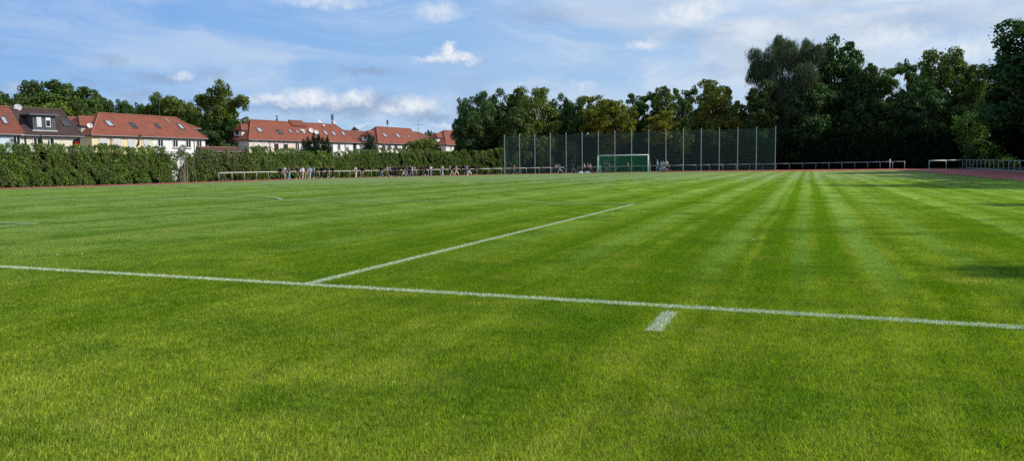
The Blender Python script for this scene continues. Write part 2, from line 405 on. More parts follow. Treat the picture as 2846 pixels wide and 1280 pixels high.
cx = N.new('ShaderNodeCombineXYZ'); Lk.new(ta.outputs[0], cx.inputs[2])
for k in (1, 2, 3):
    def sepn(val):
        c = N.new('FunctionNodeCompare'); c.data_type = 'INT'; c.operation = 'EQUAL'
        ii = [s_ for s_ in c.inputs if s_.type == 'INT']
        Lk.new(pa.outputs[0], ii[0]); ii[1].default_value = val
        s_ = N.new('GeometryNodeSeparateGeometry'); s_.domain = 'POINT'
        Lk.new(gi.outputs[0], s_.inputs[0]); Lk.new(c.outputs[0], s_.inputs[1]); return s_.outputs[0]
    ip = N.new('GeometryNodeInstanceOnPoints')
    Lk.new(sepn(-k), ip.inputs['Points']); Lk.new(sepn(k), ip.inputs['Instance']); Lk.new(cx.outputs[0], ip.inputs['Rotation'])
    Lk.new(ip.outputs[0], jn.inputs[0])
Lk.new(jn.outputs[0], go.inputs[0])
md = grass.modifiers.new('patches', 'NODES'); md.node_group = ng

# ------------------------------------------------------------------ painted lines
m_line, t = newmat('line_paint')
geo = t.new('ShaderNodeNewGeometry'); P = geo.outputs['Position']
n = t.noise(P, 22.0, 5, 0.75); n_2 = t.noise(P, 1.1, 3, 0.6)
c = t.mix(t.rng(t.m('ADD', n, t.m('MULTIPLY', n_2, 0.3)), 0.42, 0.68, 1.0, 0.0), (0.20, 0.28, 0.12), (0.56, 0.62, 0.52))
t.out(t.bsdf(c, 0.9, 0, 0.1))
m_pblade, t = newmat('painted_blade')
geo = t.new('ShaderNodeNewGeometry')
c = t.mix(geo.outputs['Random Per Island'], (0.36, 0.44, 0.28), (0.80, 0.84, 0.78))
t.out(t.bsdf(c, 0.8, 0, 0.15))
def line_obj(name, label, pts, hw=0.06, near=None, off=0.010):
    """ribbon along pts (list of xy); near: add upright painted blades where closer than 24 m"""
    mb = MB(); P2 = []
    for a, b in zip(pts[:-1], pts[1:]):
        a = np.array(a, float); b = np.array(b, float); L = np.linalg.norm(b-a); k = max(1, int(L/1.0))
        P2 += [a+(b-a)*i/k for i in range(k)]
    P2.append(np.array(pts[-1], float)); P2 = np.array(P2)
    dv = np.gradient(P2, axis=0); dv /= np.linalg.norm(dv, axis=1)[:, None]; nn = np.stack([-dv[:, 1], dv[:, 0]], -1)
    A = P2+nn*hw; B = P2-nn*hw
    za = ground_interp(A[:, 0], A[:, 1])+off; zb = ground_interp(B[:, 0], B[:, 1])+off
    for i in range(len(P2)-1):
        mb.quadface([(*A[i], za[i]), (*B[i], zb[i]), (*B[i+1], zb[i+1]), (*A[i+1], za[i+1])], 0)
    me = mb.mesh(name, [m_line, m_pblade])
    if near:
        r = np.random.default_rng(len(name)+int(abs(pts[0][0])*7))
        X0 = []
        for a, b in zip(pts[:-1], pts[1:]):
            a = np.array(a, float); b = np.array(b, float); L = np.linalg.norm(b-a); n_ = int(L*hw*2*near)
            u = r.uniform(0, 1, n_); e = r.normal(0, 0.5, n_); e = np.clip(e, -1.25, 1.25)*hw
            dd = (b-a)/L; nr = np.array([-dd[1], dd[0]])
            X0.append(a+u[:, None]*(b-a)+e[:, None]*nr)
        X0 = np.concatenate(X0); d = np.hstack([X0, np.zeros((len(X0), 1))])-CAM; dep = d@_fw
        ok = (np.hypot(d[:, 0], d[:, 1]) < 15) | ((dep > 1) & (dep < 26) & (np.abs(d@_rt)/np.maximum(dep, .1) < 1.0)); X0 = X0[ok]
        if len(X0):
            A = blades_array(len(X0), lambda n, r: X0, r, 0.014, 0.034, 0.0022)
            A[:, :, 2] += ground_interp(X0[:, 0], X0[:, 1])[:, None]
            n_ = len(A); v0 = len(me.vertices); l0 = len(me.loops); p0 = len(me.polygons)
            vs = list(mb.v)+A.reshape(-1, 3).tolist(); fs = list(mb.f)+[tuple(range(v0+4*i, v0+4*i+4)) for i in range(n_)]
            me = bpy.data.meshes.new(name); me.from_pydata(vs, [], fs); me.materials.append(m_line); me.materials.append(m_pblade)
            me.polygons.foreach_set('material_index', [0]*len(mb.f)+[1]*n_)
    return tag(link(name, me), label, kind='structure')
CX = -20.16
def arc(cx_, cy_, r, a0, a1, n=40): return [(cx_+r*math.cos(a0+(a1-a0)*i/n), cy_+r*math.sin(a0+(a1-a0)*i/n)) for i in range(n+1)]
line_obj('goal_line_marking', None, [(-53.4, 0), (13.05, 0)], near=13000)
line_obj('penalty_area_marking', None, [(0, 0.05), (0, 16.5)], near=9000)
line_obj('penalty_area_marking', None, [(0.06, 16.5), (-40.32, 16.5), (-40.32, 0.06)], near=3500, off=0.034)
line_obj('goal_area_marking', None, [(-11, 0.06), (-11, 5.5), (-29.3, 5.5), (-29.3, 0.06)], near=5000, off=0.030)
line_obj('corner_distance_marking', None, [(3.84, -1.05), (3.84, -0.27)], near=15000)
a_ = math.asin(5.5/9.15)
line_obj('penalty_arc_marking', None, arc(CX, 11, 9.15, a_, math.pi-a_), 0.075, near=3000, off=0.040)
line_obj('penalty_spot_marking', None, [(CX-.12, 11), (CX+.12, 11)], 0.12, off=0.03)
line_obj('touchline_marking', None, [(13.05, 0.06), (13.05, 104.34)], off=0.024)
line_obj('touchline_marking', None, [(-53.4, 0.06), (-53.4, 104.34)], off=0.024)
line_obj('halfway_line_marking', None, [(-53.3, 52.2), (12.95, 52.2)], 0.05, off=0.024)
line_obj('centre_circle_marking', None, arc(CX, 52.2, 9.15, 0, 2*math.pi, 80), 0.06, off=0.030)
line_obj('far_goal_line_marking', None, [(-53.4, 104.4), (13.05, 104.4)])
line_obj('far_penalty_area_marking', None, [(0, 104.3), (0, 87.9), (-40.32, 87.9), (-40.32, 104.3)])
line_obj('far_goal_area_marking', None, [(-11, 104.3), (-11, 98.9), (-29.3, 98.9), (-29.3, 104.3)])

# ------------------------------------------------------------------ running track
YC0, YC1 = 10.0, 94.0
def oval(rad, n_arc=48, ds=3.0, part=None):
    pts = []
    k = int((YC1-YC0)/ds)
    for i in range(k): pts.append((CX+rad, YC0+(YC1-YC0)*i/k))
    for i in range(n_arc): a = math.pi*i/n_arc; pts.append((CX+rad*math.cos(a), YC1+rad*math.sin(a)))
    for i in range(k): pts.append((CX-rad, YC1-(YC1-YC0)*i/k))
    for i in range(n_arc): a = math.pi+math.pi*i/n_arc; pts.append((CX+rad*math.cos(a), YC0+rad*math.sin(a)))
    return np.array(pts)
def ring(name, r0, r1, off, mat, nr=1):
    mb = MB(); rs = np.linspace(r0, r1, nr+1)
    rows = []
    for r_ in rs:
        o_ = oval(r_); rows.append(np.hstack([o_, (ground_interp(o_[:, 0], o_[:, 1])+off)[:, None]]))
    n_ = len(rows[0])
    for j in range(nr):
        for i in range(n_):
            k = (i+1) % n_
            mb.quadface([rows[j][i], rows[j+1][i], rows[j+1][k], rows[j][k]])
    return tag(mb.obj(name, mat), kind='structure')
m_track, t = newmat('tartan')
geo = t.new('ShaderNodeNewGeometry'); P = geo.outputs['Position']
n = t.noise(P, 0.5, 4, 0.6); n2_ = t.noise(P, 40, 3, 0.7)
c = t.mix(t.rng(n, 0.35, 0.65), (0.36, 0.070, 0.052), (0.46, 0.110, 0.080))
c = t.mix(1.0, c, t.comb(*[t.rng(n2_, 0.3, 0.7, 0.85, 1.15)]*3), 'MULTIPLY')
t.out(t.bsdf(c, 0.85, 0, 0.2, t.bump(n2_, 0.3, 0.005)))
ring('running_track', 37.5, 45.0, 0.03, m_track, 6)
m_wline = plain('lane_paint', (0.62, 0.6, 0.57), 0.7, var=0.1)
for k in range(0, 7):
    rr = 37.55+1.22*k
    ring('lane_marking', rr-0.03, rr+0.03, 0.037, m_wline)
# red apron between the ball fence and the bend
mb = MB(); yy = np.linspace(108.7, 130.5, 20)
for y0, y1 in zip(yy[:-1], yy[1:]):
    h0 = math.sqrt(max(0, 37.52**2-(y0-YC1)**2)); h1 = math.sqrt(max(0, 37.52**2-(y1-YC1)**2))
    for u0, u1 in zip(np.linspace(-1, 1, 21)[:-1], np.linspace(-1, 1, 21)[1:]):
        q = [(CX+h0*u0, y0), (CX+h0*u1, y0), (CX+h1*u1, y1), (CX+h1*u0, y1)]
        mb.quadface([(a, b, float(ground_interp(a, b)[0])+0.022) for a, b in q])
tag(mb.obj('track_apron', m_track), kind='structure')

# ------------------------------------------------------------------ railings
m_rail = plain('galvanised_steel', (0.50, 0.53, 0.52), 0.5, 0.3, 0.4)
m_railw = plain('white_rail_paint', (0.74, 0.76, 0.74), 0.45, 0, 0.4)
m_post = plain('grey_post_paint', (0.34, 0.37, 0.36), 0.5, 0.2, 0.4)
m_conc = plain('concrete_edge', (0.33, 0.32, 0.30), 0.9)
def railing(name, label, pts, h=1.08, kerb=False, top=m_rail, rw=0.045, posts=None):
    o3 = [(x, y, gz(x, y)) for x, y in pts]; c0 = o3[0]
    th = thing(name, label, 'railing', c0)
    mb = MB()
    for a, b in zip(o3[:-1], o3[1:]):
        A_ = np.array(a)-c0+np.array((0, 0, h)); B_ = np.array(b)-c0+np.array((0, 0, h))
        mb.tube([A_, B_], rw, 8)
    mb.obj('handrail', top, th, True)
    for i, a in enumerate(o3):
        p_ = MB(); q = np.array(a)-c0
        p_.tube([q-np.array((0, 0, .12)), q+np.array((0, 0, h-rw*0.6))], 0.038, 8); p_.tube([q+np.array((0, 0, -0.05)), q+np.array((0, 0, 0.05))], 0.07, 8)
        p_.obj('post', m_post, th, True)
    if kerb:
        k_ = MB()
        for a, b in zip(o3[:-1], o3[1:]):
            k_.bar(np.array(a)-c0+np.array((0, 0, .04)), np.array(b)-c0+np.array((0, 0, .04)), 0.12, 0.16)
        k_.obj('base_kerb', m_conc, th)
    return th
def oval_pt(px, rad):
    """where the line of sight in plan meets the far part of an oval of this radius"""
    d = ray(px, 460); last = None
    for i in range(400, 2600):
        q = CAM+d*(i*0.1); f = math.hypot(q[0]-CX, max(0, q[1]-YC1))-rad
        if last is not None and last < 0 <= f and q[1] > 25: return (float(q[0]), float(q[1]))
        last = f
def oval_run(p0, p1, rad, step):
    """evenly spaced points on the oval from p0 to p1 (left straight, far bend, right)"""
    def s_of(p):
        if p[1] <= YC1: return p[1]-YC1 if p[0] < CX else math.pi*rad+(YC1-p[1])
        return rad*(math.pi-math.atan2(p[1]-YC1, p[0]-CX))
    s0, s1 = s_of(p0), s_of(p1); n_ = max(1, round((s1-s0)/step)); out = []
    for i in range(n_+1):
        s = s0+(s1-s0)*i/n_
        if s <= 0: out.append((CX-rad, YC1+s))
        elif s < math.pi*rad: a = math.pi-s/rad; out.append((CX+rad*math.cos(a), YC1+rad*math.sin(a)))
        else: out.append((CX+rad, YC1-(s-math.pi*rad)))
    return out
RR = 45.3
railing('barrier_railing', 'long pale steel railing from the left hedge around the bend behind the walkers', oval_run(oval_pt(606, RR), oval_pt(1569, RR), RR, 2.45), top=m_railw)
railing('barrier_railing', 'grey steel railing seen through the ball fence and goal, ending at a gap right', oval_run(oval_pt(1606, RR), oval_pt(2515, RR), RR, 2.45))
railing('barrier_railing', 'short white three post railing on the right between the gap and the closely posted railing', [(20.5, 114.7), (22.9, 117.0), (25.3, 119.3)], top=m_railw, h=1.12, rw=0.07)
railing('barrier_railing', 'straight railing with closely spaced posts and concrete edge at the right edge', [(25.32, 119.0-2.45*i) for i in range(1, 24)], kerb=True, h=1.14, rw=0.03)
# lone upright beside the right end of the bend railing
d_ = at_depth(2473, 460, 112.5); px_, py_ = float(d_[0]), float(d_[1])
mb = MB(); mb.tube([(0, 0, -.1), (0, 0, 1.45)], 0.06, 8); mb.tube([(0, 0, 1.45), (0, 0, 1.5)], 0.075, 8)
o = mb.obj('steel_post', m_rail, smooth=True); o.location = (px_, py_, gz(px_, py_)); tag(o, 'single pale upright post taller than the railing beside it, far right', 'post')

# ------------------------------------------------------------------ ball-stop fence behind the goal
FY = 108.0
m_fpost = plain('fence_post_zinc', (0.48, 0.51, 0.49), 0.5, 0.25, 0.4)
m_wire = plain('green_fence_wire', (0.095, 0.135, 0.125), 0.5, 0.1, 0.4)
fx0 = float((CAM+ray(1403, 480)*((FY-CAM[1])/ray(1403, 480)[1]))[0]); fx1 = float((CAM+ray(2154, 475)*((FY-CAM[1])/ray(2154, 475)[1]))[0])
th = thing('ball_fence', 'tall green wire mesh ball fence with pale steel posts behind the goal', 'fence', (fx0, FY, gz(fx0, FY)))
fxs = np.linspace(fx0, fx1, 17)
for i, X in enumerate(fxs):
    z0 = gz(X, FY)-gz(fx0, FY); mb = MB()
    mb.box((X-fx0, 0, z0+3.0), (0.085, 0.085, 6.4)); mb.box((X-fx0, 0, z0+6.215), (0.095, 0.095, 0.03)); mb.obj('post', m_fpost, th)
for i in range(16):
    a, b = fxs[i]-fx0+0.05, fxs[i+1]-fx0-0.05; z0 = (gz(fxs[i], FY)+gz(fxs[i+1], FY))/2-gz(fx0, FY); mb = MB()
    for k in range(30): mb.box(((a+b)/2, -0.05, z0+0.08+k*0.2), (b-a, 0.02, 0.022))
    for k in range(int((b-a)/0.1)+1): mb.box((a+0.02+k*0.1, -0.063, z0+2.98), (0.011, 0.006, 5.85))
    mb.obj('mesh_panel', m_wire, th)

# ------------------------------------------------------------------ goal
m_white = plain('white_goal_paint', (0.82, 0.84, 0.83), 0.35, 0, 0.5, 0.04)
m_net = plain('green_netting', (0.02, 0.25, 0.13), 0.8, 0, 0.2)
gl, gr = -23.83, -16.48; gy = 104.4; zz = gz((gl+gr)/2, gy)
th = thing('football_goal', 'white football goal with dark green net on the far goal line', 'goal', ((gl+gr)/2, gy, zz))
W2 = (gr-gl)/2
for s in (-1, 1):
    mb = MB(); mb.tube([(s*W2, 0, -.1), (s*W2, 0, 2.44)], 0.06, 12); mb.obj('post', m_white, th, True)
    mb = MB(); mb.tube([(s*W2, 0, 2.3), (s*(W2-0.02), 0.35, 2.42), (s*(W2-.02), 0.8, 2.42)], 0.022, 6); mb.tube([(s*W2, .0, 2.0), (s*W2, .32, 2.38)], 0.018, 6)
    mb.tube([(s*W2, 0.8, 2.42), (s*W2, 2.0, 0.03), (s*W2, 0.05, 0.03)], 0.02, 6); mb.obj('net_support', m_white, th, True)
mb = MB(); mb.tube([(-W2-.06, 0, 2.5), (W2+.06, 0, 2.5)], 0.06, 12); mb.obj('crossbar', m_white, th, True)
mb = MB(); st = 0.016; g = 0.12
back = [(0.05, 2.44), (0.8, 2.40), (2.0, 0.03)]
k = -W2
while k <= W2+.001:
    for (ya, za), (yb, zb) in zip(back[:-1], back[1:]): mb.bar((k, ya, za), (k, yb, zb), st)
    k += g
for (ya, za), (yb, zb) in zip(back[:-1], back[1:]):
    L = math.hypot(yb-ya, zb-za); n_ = int(L/g)
    for i in range(n_+1):
        f = i/n_; sag = 0.0
        mb.bar((-W2, ya+(yb-ya)*f, za+(zb-za)*f), (W2, ya+(yb-ya)*f, za+(zb-za)*f), st)
for s in (-W2, W2):
    y = 0.05
    while y < 2.0:
        top = 2.42 if y < 0.8 else 2.4-(y-.8)/1.2*2.37
        mb.bar((s, y, 0.03), (s, y, top), st); y += g
    z = 0.05
    while z < 2.4:
        yb = 0.8+(2.4-z)/2.37*1.2; mb.bar((s, .03, z), (s, yb, z), st); z += g
mb.obj('net', m_net, th)

# corner flag pole left of centre, white bags by the goal
d_ = at_depth(1145.5, 470, 132); x_, y_ = float(d_[0]), float(d_[1])
m_pole = plain('pale_blue_pole', (0.52, 0.66, 0.66), 0.5)
th = thing('marker_pole', 'pale slim pole with dark foot standing at the track edge among the walkers', 'pole', (x_, y_, gz(x_, y_)))
mb = MB(); mb.tube([(0, 0, 0.25), (0, 0, 1.62)], 0.055, 8); mb.obj('shaft', m_pole, th, True)
mb = MB(); mb.tube([(0, 0, -0.03), (0, 0, 0.27)], [0.09, 0.06], 8); mb.obj('foot', plain('dark_rubber', (0.03, 0.04, 0.045), 0.7), th, True)

def bag(x, y, L, label):
    bm = bmesh.new(); bmesh.ops.create_icosphere(bm, subdivisions=3, radius=1)
    for v in bm.verts:
        v.co.x *= L/2; v.co.y *= 0.22; v.co.z = max(v.co.z, -0.55)*0.16+0.08; v.co.z += 0.02*math.sin(v.co.x*17)
    me = bpy.data.meshes.new('sports_bag'); bm.to_mesh(me); bm.free(); me.materials.append(plain('white_bag_cloth', (0.78, 0.78, 0.76), 0.7))
    me.polygons.foreach_set('use_smooth', [True]*len(me.polygons))
    o = link('sports_bag', me, None, (x, y, gz(x, y))); tag(o, label, 'bag')
    m2 = MB(); m2.tube([(-L*.18, 0, .17), (-L*.1, 0, .27), (L*.1, 0, .27), (L*.18, 0, .17)], 0.02, 6); m2.obj('handle', plain('white_bag_cloth', (0, 0, 0)), o, True)
for px, L, lab in ((1614, 0.75, 'white bag lying in the grass left of the goal, left one of two'), (1632, 0.95, 'longer white bag lying in the grass just left of the goal post')):
    q = CAM+ray(px, 480)*((104.9-CAM[1])/ray(px, 480)[1]); bag(float(q[0]), 104.9, L, lab)



# ------------------------------------------------------------------ foliage
def leafmat(name, c_dark, c_light, trans=0.3, warm=(1.0, 1.2, 0.5), rndamp=0.5, gloss=0.02):
    m, t = newmat(name)
    geo = t.new('ShaderNodeNewGeometry'); oi = t.new('ShaderNodeObjectInfo')
    rnd = geo.outputs['Random Per Island']
    n = t.noise(geo.outputs['Position'], 0.55, 3, 0.6)
    f = t.m('ADD', t.m('MULTIPLY', t.rng(n, 0.3, 0.7), 0.6), t.m('MULTIPLY', rnd, 0.4))
    c = t.mix(f, c_dark, c_light)
    c = t.mix(1.0, c, t.comb(*[t.rng(rnd, 0, 1, 1-rndamp, 1+rndamp)]*3), 'MULTIPLY')
    c = t.mix(1.0, c, t.comb(t.rng(oi.outputs['Random'], 0, 1, 0.88, 1.18), t.rng(oi.outputs['Random'], 0, 1, 0.95, 1.08), 1.0), 'MULTIPLY')
    a = t.new('ShaderNodeBsdfDiffuse'); t.l.new(c, a.inputs[0])
    b = t.new('ShaderNodeBsdfTranslucent'); t.l.new(t.mix(1.0, c, warm, 'MULTIPLY'), b.inputs[0])
    g = t.new('ShaderNodeBsdfGlossy'); g.inputs['Roughness'].default_value = 0.5
    mx = t.new('ShaderNodeMixShader'); mx.inputs[0].default_value = trans; t.l.new(a.outputs[0], mx.inputs[1]); t.l.new(b.outputs[0], mx.inputs[2])
    m2 = t.new('ShaderNodeMixShader'); m2.inputs[0].default_value = gloss; t.l.new(mx.outputs[0], m2.inputs[1]); t.l.new(g.outputs[0], m2.inputs[2])
    t.out(m2.outputs[0]); return m
LM = {
 'dark': leafmat('leaf_dark_green', (0.023, 0.058, 0.015), (0.080, 0.155, 0.038)),
 'mid': leafmat('leaf_mid_green', (0.038, 0.076, 0.014), (0.105, 0.170, 0.034)),
 'olive': leafmat('leaf_olive', (0.052, 0.088, 0.014), (0.170, 0.215, 0.032)),
 'yellow': leafmat('leaf_yellow_green', (0.070, 0.100, 0.010), (0.245, 0.275, 0.022), 0.4),
 'grey': leafmat('leaf_grey_green', (0.034, 0.056, 0.028), (0.100, 0.135, 0.062)),
 'black': leafmat('leaf_deep_shade', (0.005, 0.011, 0.005), (0.014, 0.026, 0.010), 0.1, rndamp=0.3, gloss=0.0),  # deep shade of the wood put into a near-black leaf colour
 'bright': leafmat('leaf_bright_green', (0.030, 0.070, 0.010), (0.120, 0.200, 0.030), 0.35, rndamp=.7),
 'hedge': leafmat('leaf_hedge', (0.066, 0.132, 0.010), (0.185, 0.300, 0.032), 0.3),
 'hedge2': leafmat('leaf_ivy', (0.050, 0.088, 0.016), (0.145, 0.205, 0.042), 0.3),
 'thin': leafmat('leaf_thin_grey', (0.045, 0.065, 0.022), (0.150, 0.180, 0.070), 0.3),
 'conifer': leafmat('needle_dark', (0.016, 0.036, 0.014), (0.048, 0.085, 0.026), 0.2),
}
m_bark, t = newmat('bark')
tc_ = t.new('ShaderNodeTexCoord'); n = t.noise(t.v('MULTIPLY', tc_.outputs['Object'], (6, 6, 1.2)), 1.0, 5, 0.65)
t.out(t.bsdf(t.mix(n, (0.035, 0.026, 0.018), (0.13, 0.10, 0.075)), 0.95, 0, 0.1, t.bump(n, 0.6, 0.05)))
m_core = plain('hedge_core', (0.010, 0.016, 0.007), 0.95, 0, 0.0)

def leaves(r, C, rad, n, size, flat=1.0, droop=0.0, upb=0.25):
    """n leaf faces spread over clumps with centres C and radii rad"""
    k = r.integers(0, len(C), n)
    pr = rad**2/np.sum(rad**2); k = r.choice(len(C), n, p=pr)
    u = r.normal(size=(n, 3)); u[:, 2] += upb; u /= np.linalg.norm(u, axis=1)[:, None]
    rr = rad[k]*(0.45+0.6*r.uniform(0, 1, n)**0.6)
    p = C[k]+u*rr[:, None]*np.array([1, 1, flat])
    nrm = u*0.8+r.normal(size=(n, 3))*0.55; nrm[:, 2] += 0.15
    nrm /= np.linalg.norm(nrm, axis=1)[:, None]
    a = np.cross(nrm, r.normal(size=(n, 3))); a /= np.linalg.norm(a, axis=1)[:, None]
    if droop > 0:
        a = a*(1-droop)+np.array([0, 0, -1.0])*droop; a /= np.linalg.norm(a, axis=1)[:, None]
    b = np.cross(nrm, a); b /= np.maximum(np.linalg.norm(b, axis=1)[:, None], 1e-6)
    s = size*r.uniform(0.6, 1.35, n)[:, None]; asp = 0.62 if droop < 0.5 else 0.22
    ln = 1.0 if droop < 0.5 else 2.2
    return np.stack([p-a*s*ln*.5, p+b*s*asp*.5, p+a*s*ln*.5, p-b*s*asp*.5], 1)

def tree_proto(kind, seed, mat, H=16.0, W=11.0, nleaf=14000, size=0.42, base=0.12):
    r = np.random.default_rng(seed); C = []; rad = []
    if kind in ('round', 'wood', 'layered', 'willow'):
        zb = base*H; hh = (H-zb)/2; cz = zb+hh
        # large lobes around the stem, each covered by small clumps: uneven outline, light tops and dark hollows
        lobes = [((0, 0, cz+hh*.30), W*.27, hh*.62), ((0, 0, cz-hh*.2), W*.34, hh*.7)]
        nl = 13 if kind != 'wood' else 15
        for i in range(nl):
            a = 2*math.pi*(i*0.382)+r.normal()*.25; zn = -0.8+1.62*((i+.5)/nl)+r.normal()*.06
            q = W/2*(math.sqrt(max(0.05, 1-abs(zn)**2.3)) if zn > 0 or kind != 'wood' else 0.95)*r.uniform(.48, .74)
            lobes.append(((q*math.cos(a), q*math.sin(a), cz+hh*zn*.82), W*r.uniform(.13, .20), hh*r.uniform(.17, .27)))
        for (c, rx, rz_) in lobes:
            for j in range(11 if rx > W*.25 else 8):
                u = r.normal(size=3); u /= np.linalg.norm(u); f = r.uniform(.55, 1.0)
                rb = W*r.uniform(.05, .095); p = (c[0]+u[0]*rx*f, c[1]+u[1]*rx*f, min(c[2]+u[2]*rz_*f, H-rb*.6))
                C.append(p); rad.append(rb)
            C.append(c); rad.append(min(rx, rz_)*.75)
        fl = {'round': .85, 'wood': .85, 'layered': .6, 'willow': 1.0}[kind]
        if kind == 'willow': V = leaves(r, np.array(C), np.array(rad), nleaf, size*.6, fl, 0.8)
        else: V = leaves(r, np.array(C), np.array(rad), nleaf, size, fl, 0.0)
        n2 = nleaf//9; V2 = leaves(r, np.array(C), np.array(rad)*(1.5 if kind != 'layered' else 1.35), n2, size*0.8, fl*.9, 0.6 if kind == 'willow' else 0)
        V = np.concatenate([V, V2])
        top_ = np.percentile(V[:, :, 2], 99.9); V[:, :, 2] *= H/top_; C = [(c[0], c[1], c[2]*H/top_) for c in C]
        wd_ = np.percentile(np.abs(V[:, :, :2]), 99.3)*2; V[:, :, :2] *= W/wd_; C = [(c[0]*W/wd_, c[1]*W/wd_, c[2]) for c in C]
    elif kind == 'cone':
        for i in range(150):
            zn = r.uniform(0, 1)**1.2; q = W/2*(1-zn)**0.8*r.uniform(0.2, 0.9); a = r.uniform(0, 6.283)
            C.append((q*math.cos(a), q*math.sin(a), base*H+(H*(1-base))*zn*0.97)); rad.append(W*(0.20*(1-zn)+0.05))
        V = leaves(r, np.array(C), np.array(rad), nleaf, size, 0.8, 0.3)
    elif kind == 'column':
        for i in range(70):
            zn = r.uniform(0, 1); q = W/2*min(1, 1.6*(1-zn)**0.7)*r.uniform(0.3, 0.75); a = r.uniform(0, 6.283)
            C.append((q*math.cos(a), q*math.sin(a), H*zn*0.97)); rad.append(W*0.27*min(1, 0.3+1.2*(1-zn)))
        V = leaves(r, np.array(C), np.array(rad), nleaf, size, 1.9, 0.35)
    elif kind == 'bush':
        for i in range(60):
            a = r.uniform(0, 6.283); zn = r.uniform(0.0, 0.9); q = W/2*math.sqrt(max(0, 1-zn**2.2))*r.uniform(0.4, .9)
            C.append((q*math.cos(a), q*math.sin(a), H*zn*0.92)); rad.append(W*r.uniform(0.1, 0.19))
        V = leaves(r, np.array(C), np.array(rad), nleaf, size, 0.8)
    elif kind == 'vine':   # ragged upright mass
        for i in range(50):
            C.append((r.normal()*W*.24, r.normal()*W*.12, H*r.uniform(.05, .92))); rad.append(W*r.uniform(.07, .15))
        V = leaves(r, np.array(C), np.array(rad), nleaf, size, 1.2, 0.4)
    V[:, :, 2] = np.maximum(V[:, :, 2], 0.02)
    crown = quads_mesh(kind+'_crown', V, mat)
    tr = MB(); hb = H*(base+0.30 if kind not in ('bush', 'column', 'cone', 'vine') else 0.8); rt = max(0.05, W*0.026)
    tr.tube([(0, 0, -.3), (r.normal()*.1, r.normal()*.1, hb*.5), (r.normal()*.25, r.normal()*.25, hb)], [rt*1.25, rt*.9, rt*.5], 8)
    if kind in ('round', 'wood', 'layered', 'willow'):
        for i in range(0, len(C), 4):
            c = np.array(C[i]); s = np.array((0, 0, hb*r.uniform(.45, .98))); mdp = (s+c)/2+np.array((0, 0, -0.04*H*r.uniform(0, 1)))
            tr.tube([s, mdp, c], [rt*.42, rt*.24, rt*.08], 5)
        tr.tube([(0, 0, hb*.9), (0.2, 0.1, H*.8)], [rt*.5, rt*.1], 6)
    trunk = tr.mesh(kind+'_trunk', m_bark, True)
    return dict(crown=crown, trunk=trunk, H=H, W=W)
PR = {
 'wood_dark': tree_proto('wood', 1, LM['dark'], nleaf=17000, base=0.03),
 'wood_mid': tree_proto('wood', 2, LM['mid'], nleaf=17000, base=0.03),
 'wood_olive': tree_proto('wood', 3, LM['olive'], nleaf=15000, base=0.08),
 'lay_yellow': tree_proto('layered', 4, LM['yellow'], nleaf=12000, base=0.30),
 'lay_olive': tree_proto('layered', 5, LM['olive'], nleaf=15000, base=0.12),
 'lay_dark': tree_proto('layered', 6, LM['dark'], nleaf=16000, base=0.08),
 'lay_mid': tree_proto('layered', 7, LM['mid'], nleaf=12000, base=0.15),
 'willow': tree_proto('willow', 8, LM['grey'], nleaf=70000, base=0.1, size=0.36),
 'high_mid': tree_proto('round', 41, LM['mid'], nleaf=15000, base=0.42),
 'high_mid2': tree_proto('round', 44, LM['mid'], nleaf=15000, base=0.45),
 'high_olive': tree_proto('round', 42, LM['olive'], nleaf=15000, base=0.42),
 'high_dark': tree_proto('round', 43, LM['dark'], nleaf=13000, base=0.5),
 'round_mid': tree_proto('round', 9, LM['mid'], nleaf=15000, base=0.15),
 'round_olive': tree_proto('round', 23, LM['olive'], nleaf=21000, base=0.2, size=.38),
 'round_dark': tree_proto('round', 12, LM['dark'], nleaf=18000, base=0.1),
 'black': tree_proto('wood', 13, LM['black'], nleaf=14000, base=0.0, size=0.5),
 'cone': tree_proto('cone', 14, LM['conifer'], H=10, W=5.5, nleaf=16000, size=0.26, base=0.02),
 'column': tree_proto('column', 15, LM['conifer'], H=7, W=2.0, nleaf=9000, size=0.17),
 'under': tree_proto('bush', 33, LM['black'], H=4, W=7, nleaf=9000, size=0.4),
 'bush_dark': tree_proto('bush', 16, LM['dark'], H=4, W=6, nleaf=7000, size=0.3),
 'bush_olive': tree_proto('bush', 17, LM['olive'], H=6, W=6, nleaf=9000, size=0.28),
 'bush_bright': tree_proto('bush', 18, LM['bright'], H=4, W=4.5, nleaf=7000, size=0.24),
 'vine_bright': tree_proto('vine', 19, LM['bright'], H=7, W=6, nleaf=5000, size=0.3),
 'near_dark': tree_proto('round', 20, LM['dark'], nleaf=42000, base=0.12, size=0.30),
}
SK = {'w': 'broad tree', 'c': 'conifer', 'b': 'bush'}
def plant(proto, x, y, H, W, name, label, cat='tree', group=None, rz=None, z=None):
    pr = PR[proto]; z = gz(x, y) if z is None else z
    th = thing(name, label, cat, (x, y, z-0.05), random.uniform(0, 6.28) if rz is None else rz, group)
    sc = (W/pr['W'], W/pr['W'], H/pr['H'])
    for pn in ('trunk', 'crown'):
        o = link(pn, pr[pn], th); o.scale = sc
    return th
def rail_depth(px):
    p_ = oval_pt(px, RR)
    return 100.0 if p_ is None else float(np.dot(np.array((p_[0], p_[1], 0))-CAM, _fw))
def plant_px(proto, px, ptop, wpx, d, name, label, cat='tree', group=None, rz=None):
    q = at_depth(px, 450, d); x, y = float(q[0]), float(q[1]); top = float(at_depth(px, ptop, d)[2])
    return plant(proto, x, y, (top-gz(x, y))*1.02, wpx*d/FPX*1.06, name, label, cat, group, rz)

